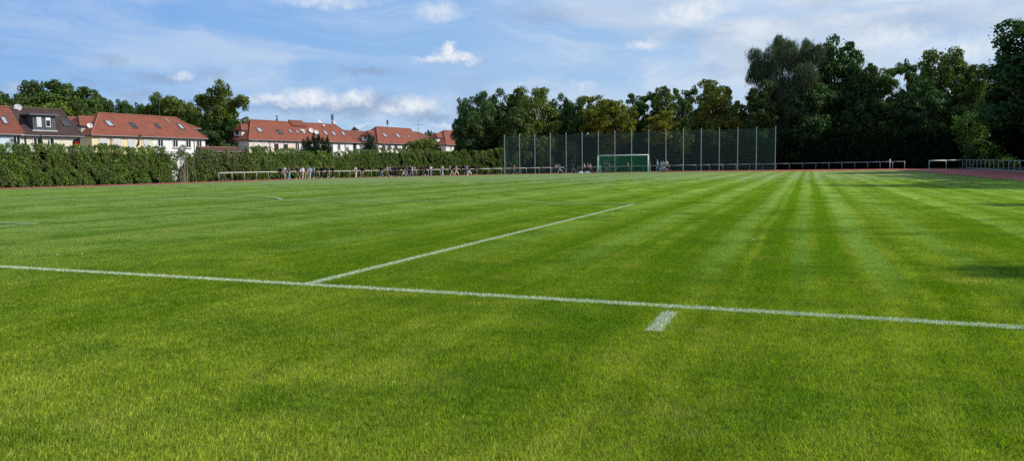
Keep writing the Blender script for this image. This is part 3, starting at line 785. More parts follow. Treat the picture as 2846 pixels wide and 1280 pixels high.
BT = 'broadleaf_tree'
wood = [
 ('wood_dark', 1322, 262, 110, 152, 'dark green tree closing the right end of the red roofed houses'),
 ('wood_dark', 1292, 300, 62, 149, 'low dark tree bulging out at the left end of the tree row'),
 ('round_dark', 1392, 254, 130, 160, 'tall dark rounded tree, second from the left of the tree row'),
 ('wood_olive', 1482, 247, 140, 156, 'olive green domed tree, highest left of the ball fence middle'),
 ('wood_mid', 1440, 292, 110, 149, 'mid green tree in front of the olive dome over the ball fence'),
 ('round_dark', 1560, 268, 95, 160, 'grey green tree between the olive dome and the yellow tree'),
 ('wood_dark', 1612, 276, 80, 158, 'dark tree left of the yellow leaved tree behind the goal'),
 ('lay_yellow', 1668, 270, 120, 152, 'yellow green open crowned tree above the left goal post'),
 ('lay_yellow', 1722, 284, 90, 150, 'yellow green tree with sky gaps low in its crown above the goal'),
 ('lay_mid', 1778, 262, 80, 158, 'thin mid green tree right of the yellow trees'),
 ('lay_olive', 1842, 248, 100, 156, 'olive tree with pointed sprays above the right half of the goal'),
 ('lay_mid', 1905, 246, 70, 160, 'slim light tree between two olive trees right of the goal'),
 ('lay_olive', 1985, 228, 125, 150, 'tall olive yellow tree, highest above the right part of the ball fence'),
 ('lay_yellow', 1840, 312, 90, 147, 'lower yellow green tree close above the ball fence right of the goal'),
 ('lay_olive', 2040, 284, 80, 149, 'small olive tree on the right shoulder of the tallest one above the fence'),
 ('lay_dark', 2108, 232, 90, 146, 'dark brownish tree left of the tall weeping tree'),
 ('willow', 2184, 110, 180, 150, 'tall grey green weeping tree, the highest of the row right of the fence'),
 ('round_dark', 2302, 114, 175, 155, 'tall dark domed tree beside the weeping tree'),
 ('lay_dark', 2240, 210, 110, 146, 'dark lower tree in front of the two tallest trees'),
 ('round_dark', 2382, 172, 100, 150, 'brownish sparse tree right of the two tallest trees'),
 ('lay_mid', 2452, 186, 110, 148, 'lighter green feathery tree in the dip of the right tree row'),
 ('lay_mid', 2535, 172, 70, 152, 'slim light green tree with upright sprays in the right tree row'),
 ('wood_olive', 2618, 146, 140, 146, 'tall olive green pointed tree in the right tree row'),
 ('lay_dark', 2560, 230, 110, 140, 'dark spreading tree below the slim light green one'),
 ('lay_olive', 2700, 186, 120, 140, 'olive tree next to the big dark tree at the right edge'),
 ('wood_dark', 2760, 250, 130, 130, 'dark tree tucked below the big tree at the right edge'),
]
for i, (pr, px, tp, wp, d, lab) in enumerate(wood):
    d = max(d, rail_depth(min(px, 2520))+wp*d/FPX*0.42+0.8) if px < 2600 else d
    plant_px(pr, px, tp, wp, d, BT, lab, 'tree', 'trees in the row behind the far bend')
# shaded back row that closes the gaps
gaps = [(1350, 330), (1450, 320), (1550, 318), (1640, 372), (1740, 378), (1820, 320), (1920, 310), (2020, 318), (2120, 300), (2220, 220), (2330, 240), (2430, 290), (2520, 270), (2610, 240), (2700, 260), (2790, 230), (2870, 230)]
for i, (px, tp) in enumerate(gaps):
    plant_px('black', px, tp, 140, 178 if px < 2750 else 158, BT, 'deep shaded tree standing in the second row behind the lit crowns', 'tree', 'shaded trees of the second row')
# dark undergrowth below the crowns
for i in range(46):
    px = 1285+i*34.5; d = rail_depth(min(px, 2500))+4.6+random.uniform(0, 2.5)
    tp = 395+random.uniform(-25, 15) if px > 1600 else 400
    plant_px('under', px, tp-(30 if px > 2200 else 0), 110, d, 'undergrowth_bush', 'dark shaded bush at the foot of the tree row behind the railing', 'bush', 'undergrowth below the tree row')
for px, tp, wp, d, pr, lab in ((1420, 352, 60, 147, 'bush_dark', 'greyish bush behind the leftmost bays of the ball fence'), (1520, 372, 70, 147, 'bush_olive', 'olive bush behind the ball fence left of the goal'), (1690, 378, 80, 147, 'bush_olive', 'brownish olive bush seen through the fence above the goal'), (1590, 392, 60, 147, 'bush_dark', 'small bush behind the fence just left of the goal'), (1900, 352, 50, 146.5, 'vine_bright', 'climbing greenery hanging at the top of the ball fence right of the goal')):
    d = rail_depth(px)+wp*d/FPX*.5+.8
    plant_px(pr, px, tp, wp, d, 'bush', lab, 'bush')
# climber and bush in the dark right gap, sunlight partly put into bright leaves
plant_px('vine_bright', 2700, 312, 130, 114, 'climbing_shrub', 'sunlit climbing shrub glowing in a dark gap of the right trees', 'bush')
plant_px('bush_bright', 2740, 380, 130, 111, 'bush', 'sunlit bright green bush above the short white railing', 'bush')
plant_px('vine_bright', 2660, 345, 50, 124, 'climbing_shrub', 'small sunlit climber left of the brighter one', 'bush')
# big tree at the right edge and the row along the right side of the track
plant('near_dark', 30.6, 93, 19.8, 14.5, BT, 'big dark tree leaning in over the track at the right edge', 'tree', None, 0.4)
plant('round_dark', 33.0, 104, 15.5, 12.0, BT, 'dark tree behind the closely posted railing, left of the big edge tree', 'tree', None, 2.4)
plant('black', 32.0, 113, 12.5, 11.0, BT, 'low black looking tree behind the right end of the short white railing', 'tree')
plant('black', 31.5, 86, 9.0, 8.5, BT, 'low dark tree under the big edge tree', 'tree')
plant('black', 34.5, 125, 7.5, 9.0, BT, 'deep shaded tree filling the right corner of the track', 'tree')
for i, (x, y, h, wd) in enumerate([(31, 72, 17, 15), (29.5, 61, 15.5, 10), (27.6, 43.5, 16.6, 12), (28.5, 52, 15, 9), (31.5, 82, 15, 12), (30, 25, 18.3, 6.5), (28.3, 9.0, 19.9, 7), (28.8, 12.6, 18.5, 4.6)]):
    plant('round_dark' if i % 2 else 'wood_dark', x, y, h, wd, BT, 'tree of the row along the right side of the track', 'tree', 'trees along the right side of the track')

# trees behind the houses on the left
lt = [
 ('high_mid', 28, 262, 95, 150, 'mid green tree behind the far left houses, left of the big crown'),
 ('high_mid2', 118, 234, 105, 158, 'pointed mid green crown rising behind the dark roofed house'),
 ('high_mid2', 192, 230, 150, 152, 'big rounded green tree behind the dark roofed house'),
 ('high_olive', 140, 282, 110, 140, 'lower light olive tree in front of the big rounded crown'),
 ('high_mid', 70, 276, 90, 146, 'green tree over the roof joint of the far left houses'),
 ('high_mid', 234, 286, 70, 145, 'small tree on the right shoulder of the big rounded crown'),
 ('high_dark', 284, 268, 58, 165, 'dark tree above the left end of the long red roof'),
 ('high_dark', 336, 282, 60, 168, 'dark low tree above the long red roof, second from its left end'),
 ('high_dark', 386, 291, 46, 170, 'little dark tree peeping over the middle of the long red roof'),
 ('high_olive', 428, 284, 60, 160, 'olive tree by the thin aerial over the long red roof'),
 ('high_olive', 486, 264, 82, 158, 'olive brown tree over the right half of the long red roof'),
 ('high_olive', 532, 288, 60, 156, 'olive brown tree beside the right hip of the long red roof'),
 ('round_olive', 625, 236, 140, 150, 'tall broad olive green tree standing free between two long houses'),
 ('round_dark', 612, 320, 130, 148, 'dark lower tree under the tall free standing one'),
 ('cone', 774, 319, 34, 205, 'dark pointed conifer tip above the ridge of the pink house'),
 ('high_mid', 988, 356, 34, 215, 'small distant tree top over the rear roofs'),
 ('high_mid', 1195, 364, 26, 230, 'tiny distant tree top under the television aerial'),
]
for pr, px, tp, wp, d, lab in lt:
    if pr.startswith('high'): wp *= 1.3
    plant_px(pr, px, tp, wp, d, 'conifer' if pr == 'cone' else BT, lab, 'tree')
plant_px('cone', 1032, 368, 80, 152, 'conifer', 'dark green cone shaped conifer in front of the white house', 'tree', rz=1.0)
plant_px('bush_olive', 1152, 383, 84, 158, 'bush', 'rounded olive bush, left of two before the far right houses', 'bush')
plant_px('bush_olive', 1192, 377, 84, 160, 'bush', 'taller rounded olive bush, right of two before the far right houses', 'bush')
for k, (px, tp, wp, lab) in enumerate([(846, 386, 16, 'shortest dark columnar conifer at the left end of its row'), (858, 380, 15, 'second dark columnar conifer from the left of its row'), (874, 373, 17, 'tall dark columnar conifer, third of its row'), (887, 372, 17, 'tallest dark columnar conifer in the middle of its row'), (899, 382, 15, 'dark columnar conifer, second from the right of its row'), (912, 378, 13, 'slim dark columnar conifer at the right end of its row')]):
    plant_px('column', px, tp, wp*2.4, 133, 'columnar_conifer', lab, 'conifer', 'columnar conifers before the pink house')
for px, tp, wp, lab in ((46, 378, 36, 'small ragged shrub before the light blue wall'), (74, 368, 20, 'thin upright shrub at the joint of the two left houses'), (117, 370, 40, 'dark feathery shrub before the cream wall, left of the national flag'), (138, 382, 22, 'low dark shrub before the cream wall beside the feathery one')):
    plant_px('cone', px, tp, wp, 84, 'shrub', lab, 'shrub')

# ------------------------------------------------------------------ hedges
def hedge(name, label, pts, hfun, mats, dens, thick=1.1, size=0.2, seed=0, gap=0.0, cat='hedge', split=0.5):
    r = np.random.default_rng(seed); P_ = np.array(pts, float); seg = np.linalg.norm(np.diff(P_, axis=0), axis=1); L = seg.sum(); cum = np.concatenate([[0], np.cumsum(seg)])
    def at(s):
        s = np.clip(s, 0, L-1e-6); i = np.clip(np.searchsorted(cum, s, side='right')-1, 0, len(seg)-1)
        f = (s-cum[i])/seg[i]; q = P_[i]+(P_[i+1]-P_[i])*f[..., None]; d = (P_[i+1]-P_[i])/seg[i][..., None]; return q, d
    o0 = np.array((*P_[0], gz(*P_[0])))
    th = thing(name, label, cat, tuple(o0))
    # solid core, coloured near black for the shade between the shoots
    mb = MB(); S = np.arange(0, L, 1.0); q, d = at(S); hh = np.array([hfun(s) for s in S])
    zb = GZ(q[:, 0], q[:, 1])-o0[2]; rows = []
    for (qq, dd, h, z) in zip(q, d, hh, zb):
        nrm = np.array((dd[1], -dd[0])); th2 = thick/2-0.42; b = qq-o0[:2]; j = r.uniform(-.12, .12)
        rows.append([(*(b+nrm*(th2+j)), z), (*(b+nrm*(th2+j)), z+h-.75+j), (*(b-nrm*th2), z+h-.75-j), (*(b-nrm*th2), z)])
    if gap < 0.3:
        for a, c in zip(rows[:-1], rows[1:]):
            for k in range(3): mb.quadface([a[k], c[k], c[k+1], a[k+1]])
        mb.obj('shade_core', m_core, th)
    # hanging shoots: clump centres over front, top and back
    nC = int(L*27); s = r.uniform(0, L, nC); q, d = at(s); h = np.array([hfun(x) for x in s])
    v = r.uniform(0.02, 1.0, nC)**0.9; nrm = np.stack([d[:, 1], -d[:, 0]], -1)
    sgn = np.where(r.uniform(0, 1, nC) < 0.8, 1, -1); off = thick/2*sgn*np.where(v > 0.95, r.uniform(-1, 1, nC), 0.92+0.14*r.uniform(0, 1, nC))
    keep = r.uniform(0, 1, nC) > gap
    htop = GZ(q[:, 0], q[:, 1])-o0[2]+h
    C = np.stack([q[:, 0]-o0[0]+nrm[:, 0]*off, q[:, 1]-o0[1]+nrm[:, 1]*off, GZ(q[:, 0], q[:, 1])-o0[2]+v*h], -1)[keep]
    n = int(L*4*dens); k = r.integers(0, len(C), n)
    # each clump is a drooping streak
    streak = r.uniform(-1, 1, n); lean = (r.uniform(-.15, .75, len(C)))[k]
    p = C[k].copy(); dd = d[keep][k]
    p[:, 0] += dd[:, 0]*(streak*lean*0.7+r.normal(size=n)*.10); p[:, 1] += dd[:, 1]*(streak*lean*0.7+r.normal(size=n)*.10)
    p[:, 2] = np.minimum(p[:, 2]-streak*0.55, (C[k][:, 2]*0+htop[keep][k])+r.normal(size=n)*.05); p += r.normal(size=(n, 3))*0.08
    outn = np.hstack([nrm[keep][k]*sgn[keep][k][:, None], np.full((n, 1), .25)])
    p[:, :2] += outn[:, :2]*(0.16*(1-streak**2))[:, None]
    nn = outn+r.normal(size=(n, 3))*0.6; nn /= np.linalg.norm(nn, axis=1)[:, None]
    a = np.cross(nn, r.normal(size=(n, 3))); a /= np.linalg.norm(a, axis=1)[:, None]; a = a*.55+np.array([0, 0, -1.0])*.6; a /= np.linalg.norm(a, axis=1)[:, None]
    b = np.cross(nn, a); b /= np.linalg.norm(b, axis=1)[:, None]
    sz = size*r.uniform(.6, 1.5, n)[:, None]
    V = np.stack([p-a*sz*.7, p+b*sz*.38, p+a*sz*.7, p-b*sz*.38], 1); V[:, :, 2] = np.maximum(V[:, :, 2], -0.1)
    me = quads_mesh('foliage', V, None)
    for m in mats: me.materials.append(m)
    mi = (r.uniform(0, 1, len(C)) > split).astype(np.int32)[k]
    me.polygons.foreach_set('material_index', mi if len(mats) > 1 else np.zeros(n, np.int32))
    link('foliage', me, th)
    return th
def azi_pt(px, rad): return oval_pt(px, rad)
HR = 47.0
def hrun(pxa, pxb, rad=HR, step=2.0):
    a = (CX-rad, 28.0) if pxa < 0 else oval_pt(pxa, rad)
    return oval_run(a, oval_pt(pxb, rad), rad, step)
hedge('hedge', 'tall dense dark green hedge with hanging shoots at the left edge', hrun(-60, 478), lambda s: 4.15+0.10*math.sin(s*.9)+0.05*math.sin(s*2.7), [LM['hedge'], LM['hedge2']], 560, seed=3, split=0.3, size=0.10, thick=1.2)
hedge('thin_hedge', 'thin straggly hedge with pale twigs before the white house wall', hrun(478, 560), lambda s: 3.4+0.3*math.sin(s*.5)+0.2*math.sin(s*1.9), [LM['thin'], LM['hedge2']], 190, seed=4, gap=0.31, thick=1.8, size=0.13, split=0.45)
hedge('mixed_hedge', 'greyish mixed hedge between the thin hedge and the long ivy covered one', hrun(556, 700), lambda s: 3.75+0.25*math.sin(s*.5)+0.2*math.sin(s*1.9), [LM['thin'], LM['hedge2']], 230, seed=14, gap=0.0, thick=1.9, size=0.13, split=0.35)
hedge('hedge', 'long ivy covered hedge running behind the walkers to the big dark trees', hrun(690, 1400), lambda s: 4.15+0.3*math.sin(s*.21+1)+0.16*math.sin(s*.83)+0.010*s, [LM['hedge2'], LM['hedge']], 330, seed=5, thick=1.7, size=0.13, split=0.7)
hx = CX-HR+1.6
def bush_at(pr, px, H, W, name, label):
    p_ = oval_pt(px, HR-0.1); plant(pr, p_[0], p_[1], H, W, name, label, 'bush')
bush_at('bush_bright', 535, 3.5, 3.2, 'bush', 'bright green rounded bush before the thin hedge')
bush_at('bush_bright', 520, 2.4, 2.2, 'bush', 'low bright bush at the left foot of the rounded one')
bush_at('bush_olive', 668, 3.0, 2.8, 'bush', 'dark olive bush behind the left end of the white railing')
bush_at('bush_dark', 725, 3.0, 2.6, 'bush', 'dark bush behind the railing just left of the black clad walker')
bush_at('bush_dark', 610, 2.0, 2.4, 'bush', 'low dark bush behind the first railing post')
# pale bare stems in the thin part
mb = MB(); r = np.random.default_rng(9)
p0_ = oval_pt(492, HR-0.3)
for i in range(60):
    x = r.uniform(-1.3, 1.6); y = r.uniform(-1.5, 2.2); h = r.uniform(1.5, 3.6); l = r.uniform(-.5, .5, 2)
    mb.tube([(x, y, 0), (x+l[0]*.4, y+l[1]*.4, h*.5), (x+l[0], y+l[1], h)], [0.03, .02, .008], 4)
o = mb.obj('bare_shrub', plain('pale_twig', (0.30, 0.27, 0.22), 0.9)); o.location = (*p0_, gz(*p0_)); tag(o, 'tangle of pale bare stems where the dense left hedge ends', 'shrub')

# ------------------------------------------------------------------ houses
def wallmat(name, c):
    m, t = newmat(name); geo = t.new('ShaderNodeNewGeometry'); tc = t.new('ShaderNodeTexCoord')
    n = t.noise(tc.outputs['Object'], 0.8, 5, 0.65); n2 = t.noise(t.v('MULTIPLY', tc.outputs['Object'], (3, 3, .35)), 1.0, 3, 0.6); n3 = t.noise(tc.outputs['Object'], 25, 3, 0.6)
    cc = t.mix(1.0, c, t.comb(*[t.rng(n, .3, .7, .86, 1.06)]*3), 'MULTIPLY')
    cc = t.mix(t.rng(n2, .55, .8, 0, .3), cc, tuple(v*.6 for v in c))
    t.out(t.bsdf(cc, 0.95, 0, 0.1, t.bump(n3, .12, .01))); return m
def roofmat(name, c1, c2, c3):
    m, t = newmat(name); tc = t.new('ShaderNodeTexCoord'); O = tc.outputs['Object']; x, y, z = t.sep(O)
    row = t.m('FRACT', t.m('MULTIPLY', z, 4.1)); colx = t.m('FRACT', t.m('MULTIPLY', t.m('ADD', x, y), 3.6))
    ri = t.m('FLOOR', t.m('MULTIPLY', z, 4.1)); ci = t.m('FLOOR', t.m('MULTIPLY', t.m('ADD', x, y), 3.6))
    wn = t.new('ShaderNodeTexWhiteNoise'); t.l.new(t.comb(ri, ci, 0.0), wn.inputs[0])
    c = t.mix(wn.outputs[0], c1, c2)
    c = t.mix(t.rng(t.noise(O, 0.55, 5, .65), .45, .72, 0, .7), c, c3)
    c = t.mix(t.rng(row, 0.0, 0.2, 0.62, 0.0), c, tuple(v*.25 for v in c1))
    h = t.m('ADD', t.m('MULTIPLY', row, -1.0), t.m('MULTIPLY', t.m('SINE', t.m('MULTIPLY', colx, 6.283)), .35))
    t.out(t.bsdf(c, 0.8, 0, 0.2, t.bump(h, .7, .03))); return m
m_red = roofmat('red_clay_tiles', (0.215, 0.070, 0.044), (0.160, 0.055, 0.037), (0.105, 0.050, 0.038))
m_red2 = roofmat('orange_clay_tiles', (0.250, 0.078, 0.047), (0.195, 0.063, 0.040), (0.13, 0.054, 0.038))
m_brown = roofmat('dark_brown_tiles', (0.060, 0.038, 0.034), (0.045, 0.028, 0.026), (0.085, 0.060, 0.052))
m_ridge = plain('ridge_tile', (0.27, 0.11, 0.075), 0.8); m_ridged = plain('dark_ridge_tile', (0.10, 0.075, 0.065), 0.8)
m_cream = wallmat('cream_render', (0.74, 0.68, 0.56)); m_yel = wallmat('pale_yellow_render', (0.78, 0.65, 0.40)); m_wh = wallmat('white_render', (0.83, 0.82, 0.79))
m_pink = wallmat('pale_pink_render', (0.80, 0.64, 0.56)); m_blue = wallmat('pale_blue_render', (0.60, 0.70, 0.78)); m_offw = wallmat('off_white_render', (0.79, 0.77, 0.69))
m_frame = plain('white_window_frame', (0.78, 0.78, 0.76), 0.4); m_dframe = plain('dark_window_frame', (0.09, 0.08, 0.08), 0.4); m_shut = plain('roller_shutter', (0.62, 0.63, 0.64), 0.5, var=.06)
m_gut = plain('zinc_gutter', (0.24, 0.25, 0.26), 0.5, 0.3); m_fascia = plain('dark_fascia', (0.085, 0.055, 0.045), 0.7); m_zinc = plain('standing_seam_zinc', (0.13, 0.145, 0.165), 0.45, 0.4)
m_dish = plain('satellite_dish_grey', (0.60, 0.60, 0.58), 0.5); m_dish2 = plain('satellite_dish_dark', (0.17, 0.16, 0.15), 0.5); m_met = plain('dark_metal', (0.14, 0.14, 0.15), 0.4, 0.6)
m_lead = plain('lead_flashing', (0.62, 0.60, 0.58), 0.6)
m_pane, t = newmat('window_glass')
tc = t.new('ShaderNodeTexCoord'); n = t.noise(tc.outputs['Object'], 1.2, 2)
t.out(t.bsdf(t.mix(n, (0.012, 0.016, 0.02), (0.05, 0.06, 0.07)), 0.08, 0, 0.9))
m_sky, t = newmat('skylight_glass')
t.out(t.bsdf((0.42, 0.47, 0.52), 0.25, 0.35, 0.9))

class House:
    def __init__(s, label, O, a, L, W, ze, zr, r0, r1, wm, rm, name='terraced_house', ridge=None, ov=0.35, gable0=False, gable1=False, cat='house'):
        s.O = np.array((O[0], O[1], 0.0)); s.a = a; s.L = L; s.W = W; s.ze = ze; s.zr = zr; s.r0 = r0; s.r1 = r1
        s.hs = np.array((math.sin(a), math.cos(a), 0)); s.hw = np.array((-math.cos(a), math.sin(a), 0)); s.z0 = -0.35
        s.th = thing(name, label, cat, (O[0], O[1], s.z0), math.pi/2-a)
        s.k = (zr-ze)/(W/2)
        wall = MB(); wms = wm if isinstance(wm, list) else [(wm, 0, L)]
        for i, (m, x0, x1) in enumerate(wms):
            wb = MB(); wb.box(((x0+x1)/2, W/2, (ze-s.z0)/2-0.15), (x1-x0-0.002, W, ze-s.z0+0.3)); wb.obj('wall', m, s.th)
        zt = ze-s.z0; zd = zt-ov*s.k; zR = zr-s.z0; rb = MB()
        E = [(-ov, -ov, zd), (L+ov, -ov, zd), (L+ov, W+ov, zd), (-ov, W+ov, zd)]
        A = (max(r0, -ov), W/2, zR); B = (L-max(r1, -ov) if r1 > 0 else L+ov, W/2, zR)
        if r0 <= 0: A = (-ov, W/2, zR)
        th_ = 0.14
        for q in ([E[0], E[1], B, A], [E[2], E[3], A, B], [E[3], E[0], A], [E[1], E[2], B]): rb.quadface(q, 0)
        lo = [(x, y, z-th_) for x, y, z in E]
        for i in range(4): j = (i+1) % 4; rb.quadface([lo[i], lo[j], E[j], E[i]], 2)
        rb.quadface(lo[::-1], 2)
        up = np.array((0, 0, 0.03))
        rb.tube([np.array(A)+up, np.array(B)+up], 0.11, 6, 1)
        if r0 > 0: rb.tube([np.array(E[0])+up, np.array(A)+up], 0.10, 6, 1); rb.tube([np.array(E[3])+up, np.array(A)+up], 0.10, 6, 1)
        if r1 > 0: rb.tube([np.array(E[1])+up, np.array(B)+up], 0.10, 6, 1); rb.tube([np.array(E[2])+up, np.array(B)+up], 0.10, 6, 1)
        s.roof = rb.obj('roof', [rm, ridge or m_ridge, m_fascia], s.th)
        g = MB(); g.tube([(-ov, -ov-.05, zd-.04), (L+ov, -ov-.05, zd-.04)], 0.055, 6); g.obj('gutter', m_gut, s.th)
        s.zd = zd
    def loc(s, px, py, plane):
        """plane: ('y', v) facade plane or ('roof',) front slope"""
        d = ray(px, py); dl = np.array((d@s.hs, d@s.hw, d[2])); c = CAM-np.array((*s.O[:2], s.z0)); cl = np.array((c@s.hs, c@s.hw, c[2]))
        if plane == 'wall': tt = -cl[1]/dl[1]
        elif plane == 'end': tt = -cl[0]/dl[0]
        else:   # z = ze-z0 + y*k
            tt = (cl[2]-(s.ze-s.z0)-cl[1]*s.k)/(dl[1]*s.k-dl[2])
        return cl+dl*tt
    def window(s, px0, px1, pyt, h=1.3, frame=None, shut=0.0, label=None, arch=False, cross=False):
        a = s.loc(px0, pyt, 'wall'); b = s.loc(px1, pyt, 'wall'); x0, x1, z1 = a[0], b[0], (a[2]+b[2])/2; z0 = z1-h; fr = frame or m_frame; w_ = x1-x0
        mb = MB(); f = 0.09
        mb.box(((x0+x1)/2, -0.03, z1-f/2), (w_, .09, f)); mb.box(((x0+x1)/2, -0.03, z0+f/2), (w_, .09, f))
        for xx in (x0+f/2, x1-f/2): mb.box((xx, -0.03, (z0+z1)/2), (f, .09, h-2*f))
        if w_ > .8: mb.box(((x0+x1)/2, -0.035, (z0+z1)/2), (f*.8, .07, h-2*f))
        if cross: mb.box(((x0+x1)/2, -0.037, z0+h*.55), (w_-2*f, .06, f*.7))
        o = mb.obj('window', fr, s.th)
        if label: o['label'] = label
        p = MB(); p.box(((x0+x1)/2, -0.012, (z0+z1)/2), (w_-f, .02, h-f)); p.obj('pane', m_pane, o)
        if shut > 0:
            q = MB(); n_ = max(2, int(h*shut/.12))
            for i in range(n_): q.box(((x0+x1)/2, -0.045, z1-f-(i+.5)*h*shut/n_), (w_-2*f, .02, h*shut/n_-.012))
            q.obj('shutter', m_shut, o)
        sl = MB(); sl.box(((x0+x1)/2, -0.1, z0-.03), (w_+.16, .2, .05)); sl.obj('sill', m_lead, o)
        return o
    def skylight(s, px0, px1, py0, py1, glass=None, open_=False):
        c = s.loc((px0+px1)/2, (py0+py1)/2, 'roof'); w_ = abs(s.loc(px1-3, py1, 'roof')[0]-s.loc(px0+3, py1, 'roof')[0])*.78; n = math.hypot(1, s.k)
        ex = np.array((1, 0, 0)); ey = np.array((0, 1, s.k))/n; ez = np.array((0, -s.k, 1))/n
        hgt = min(1.35, max(.8, abs(s.loc((px0+px1)/2, py0, 'roof')[1]-s.loc((px0+px1)/2, py1, 'roof')[1])*n)); w_ = min(max(w_, .55), 1.15)
        mb = MB(); f = .09
        for sg in (-1, 1):
            mb.box(c+ex*sg*(w_/2)+ez*.05, (f, hgt, .14), 0, (ex, ey, ez)); mb.box(c+ey*sg*(hgt/2)+ez*.05, (w_+f, f, .15), 0, (ex, ey, ez))
        o = mb.obj('skylight', m_dframe if not open_ else m_frame, s.th)
        g = MB(); cc = c+ez*.06
        if open_: ey2 = np.array((0, ey[1]*math.cos(.5)-ey[2]*math.sin(.5)*-1*0, 0)); cc = c+ez*.25+ey*.05
        g.box(cc, (w_-.04, hgt-.06, .03), 0, (ex, ey, ez) if not open_ else (ex, (ey*math.cos(.35)-ez*math.sin(.35)), (ez*math.cos(.35)+ey*math.sin(.35))))
        g.obj('pane', glass or m_sky, o)
    def downpipe(s, px, py):
        x = s.loc(px, py, 'wall')[0]; mb = MB(); zt = s.ze-s.z0
        mb.tube([(x, -s_ov-.06, s.zd-.05), (x, -.25, s.zd-.35), (x, -.08, s.zd-.6), (x, -.08, 0)], .055, 6); mb.obj('downpipe', m_gut, s.th)
    def dish(s, px, py, rpx, plane='wall', face=(-.35, -.9), mat=None, out=0.45, label=None):
        c = s.loc(px, py, 'roof' if plane == 'ridge' else plane); d = np.linalg.norm(s.O+s.hs*c[0]-CAM); rad = rpx*d/FPX
        if plane == 'wall': c = c+np.array((0, -out, 0))
        elif plane == 'roof': c = c+np.array((0, -.3, .35))
        else: c = c+np.array((0, -.1, .1))
        f = np.array((*face, .35)); f /= np.linalg.norm(f); u = np.cross(f, (0, 0, 1)); u /= np.linalg.norm(u); v = np.cross(u, f)
        mb = MB(); rings = []
        for i in range(5):
            rr = rad*i/4; dp = .22*rad*((i/4)**2)
            rings.append([c+f*(dp-.1*rad)+(u*math.cos(q)+v*math.sin(q))*rr for q in [2*math.pi*k/18 for k in range(18)]])
        for i in range(4):
            for k in range(18): mb.quadface([rings[i][k], rings[i][(k+1) % 18], rings[i+1][(k+1) % 18], rings[i+1][k]])
        o = mb.obj('satellite_dish', mat or m_dish, s.th, True)
        if label: o['label'] = label
        a = MB(); a.tube([c-v*rad*.9, c+f*rad*1.05-v*.1*rad], .018, 5); a.tube([c+f*rad*1.0-v*.1*rad, c+f*rad*1.15-v*.1*rad], .04, 6)
        bk = np.array((c[0], 0.0 if plane == 'wall' else c[1]+.3, c[2]-(.15 if plane == 'wall' else .7))); a.tube([bk, c-f*.1*rad], .03, 5); a.obj('mount', m_met, o)
    def end_dormer(s, y0=None, y1=None, x0=.75, zt=None, wm=None, win=True, ridge=1.0):
        """little hipped dormer on the near hip slope"""
        W = s.W; y0 = y0 if y0 is not None else W/2-1.1; y1 = y1 if y1 is not None else W/2+1.0
        zb = s.ze-s.z0+.25; zt = zt or zb+1.35; run = s.r0*(zt-(s.ze-s.z0))/(s.zr-s.ze)+.9
        mb = MB(); mb.box(((x0+run)/2+.2, (y0+y1)/2, (zb+zt)/2-.3), (run-x0+.4, y1-y0, zt-zb+.6)); o = mb.obj('dormer', wm or s.wm0, s.th)
        r_ = MB(); ov = .28; E = [(x0-ov, y0-ov, zt-.06), (run+1.5, y0-ov, zt-.06), (run+1.5, y1+ov, zt-.06), (x0-ov, y1+ov, zt-.06)]; ym = (y0+y1)/2
        A = (x0+.9, ym, zt+ridge); B = (run+1.5, ym, zt+ridge)
        for q in ([E[0], E[1], B, A], [E[2], E[3], A, B], [E[3], E[0], A]): r_.quadface(q, 0)
        r_.quadface([(x, y, z-.12) for x, y, z in E][::-1], 2)
        for i in (0, 3): r_.tube([E[i], A], .07, 5, 1)
        r_.tube([A, B], .07, 5, 1)
        for i in range(4): j = (i+1) % 4; r_.quadface([tuple(np.array(E[i])-(0, 0, .12)), tuple(np.array(E[j])-(0, 0, .12)), E[j], E[i]], 2)
        r_.obj('dormer_roof', [s.rm0, m_ridge, m_fascia], o)
        if win:
            w1 = MB(); w1.box((x0-.02, ym, (zb+zt)/2+.15), (.07, .85, .95)); ww = w1.obj('window', m_frame, o)
        if win:
            w2 = MB(); w2.box((x0-.05, ym, (zb+zt)/2+.15), (.03, .65, .75)); w2.obj('pane', m_pane, o)
        pass
s_ov = .35
def corner(px, d): q = at_depth(px, 440, d); return (float(q[0]), float(q[1]))
def length_to(O, a, px):
    d = ray(px, 440); hs = np.array((math.sin(a), math.cos(a))); A = np.array([[d[0], -hs[0]], [d[1], -hs[1]]]); b = np.array(O)-CAM[:2]
    return float(np.linalg.solve(A, b)[1])
def run_to(O, a, W, L, zr, px, far=False):
    """hip run so that the ridge end is seen at px"""
    hs = np.array((math.sin(a), math.cos(a), 0)); hw = np.array((-math.cos(a), math.sin(a), 0)); best = None
    for i in range(0, 300):
        r_ = i*.03; q = np.array((*O, 0))+hs*((L-r_) if far else r_)+hw*W/2+np.array((0, 0, zr)); d = q-CAM; x = 1423+FPX*(d@_rt)/(d@_fw)
        if best is None or abs(x-px) < best[0]: best = (abs(x-px), r_)
    print('run', round(best[1], 2), round(best[0], 1)); return best[1]
def H_(py, px, d): return float(at_depth(px, py, d)[2])

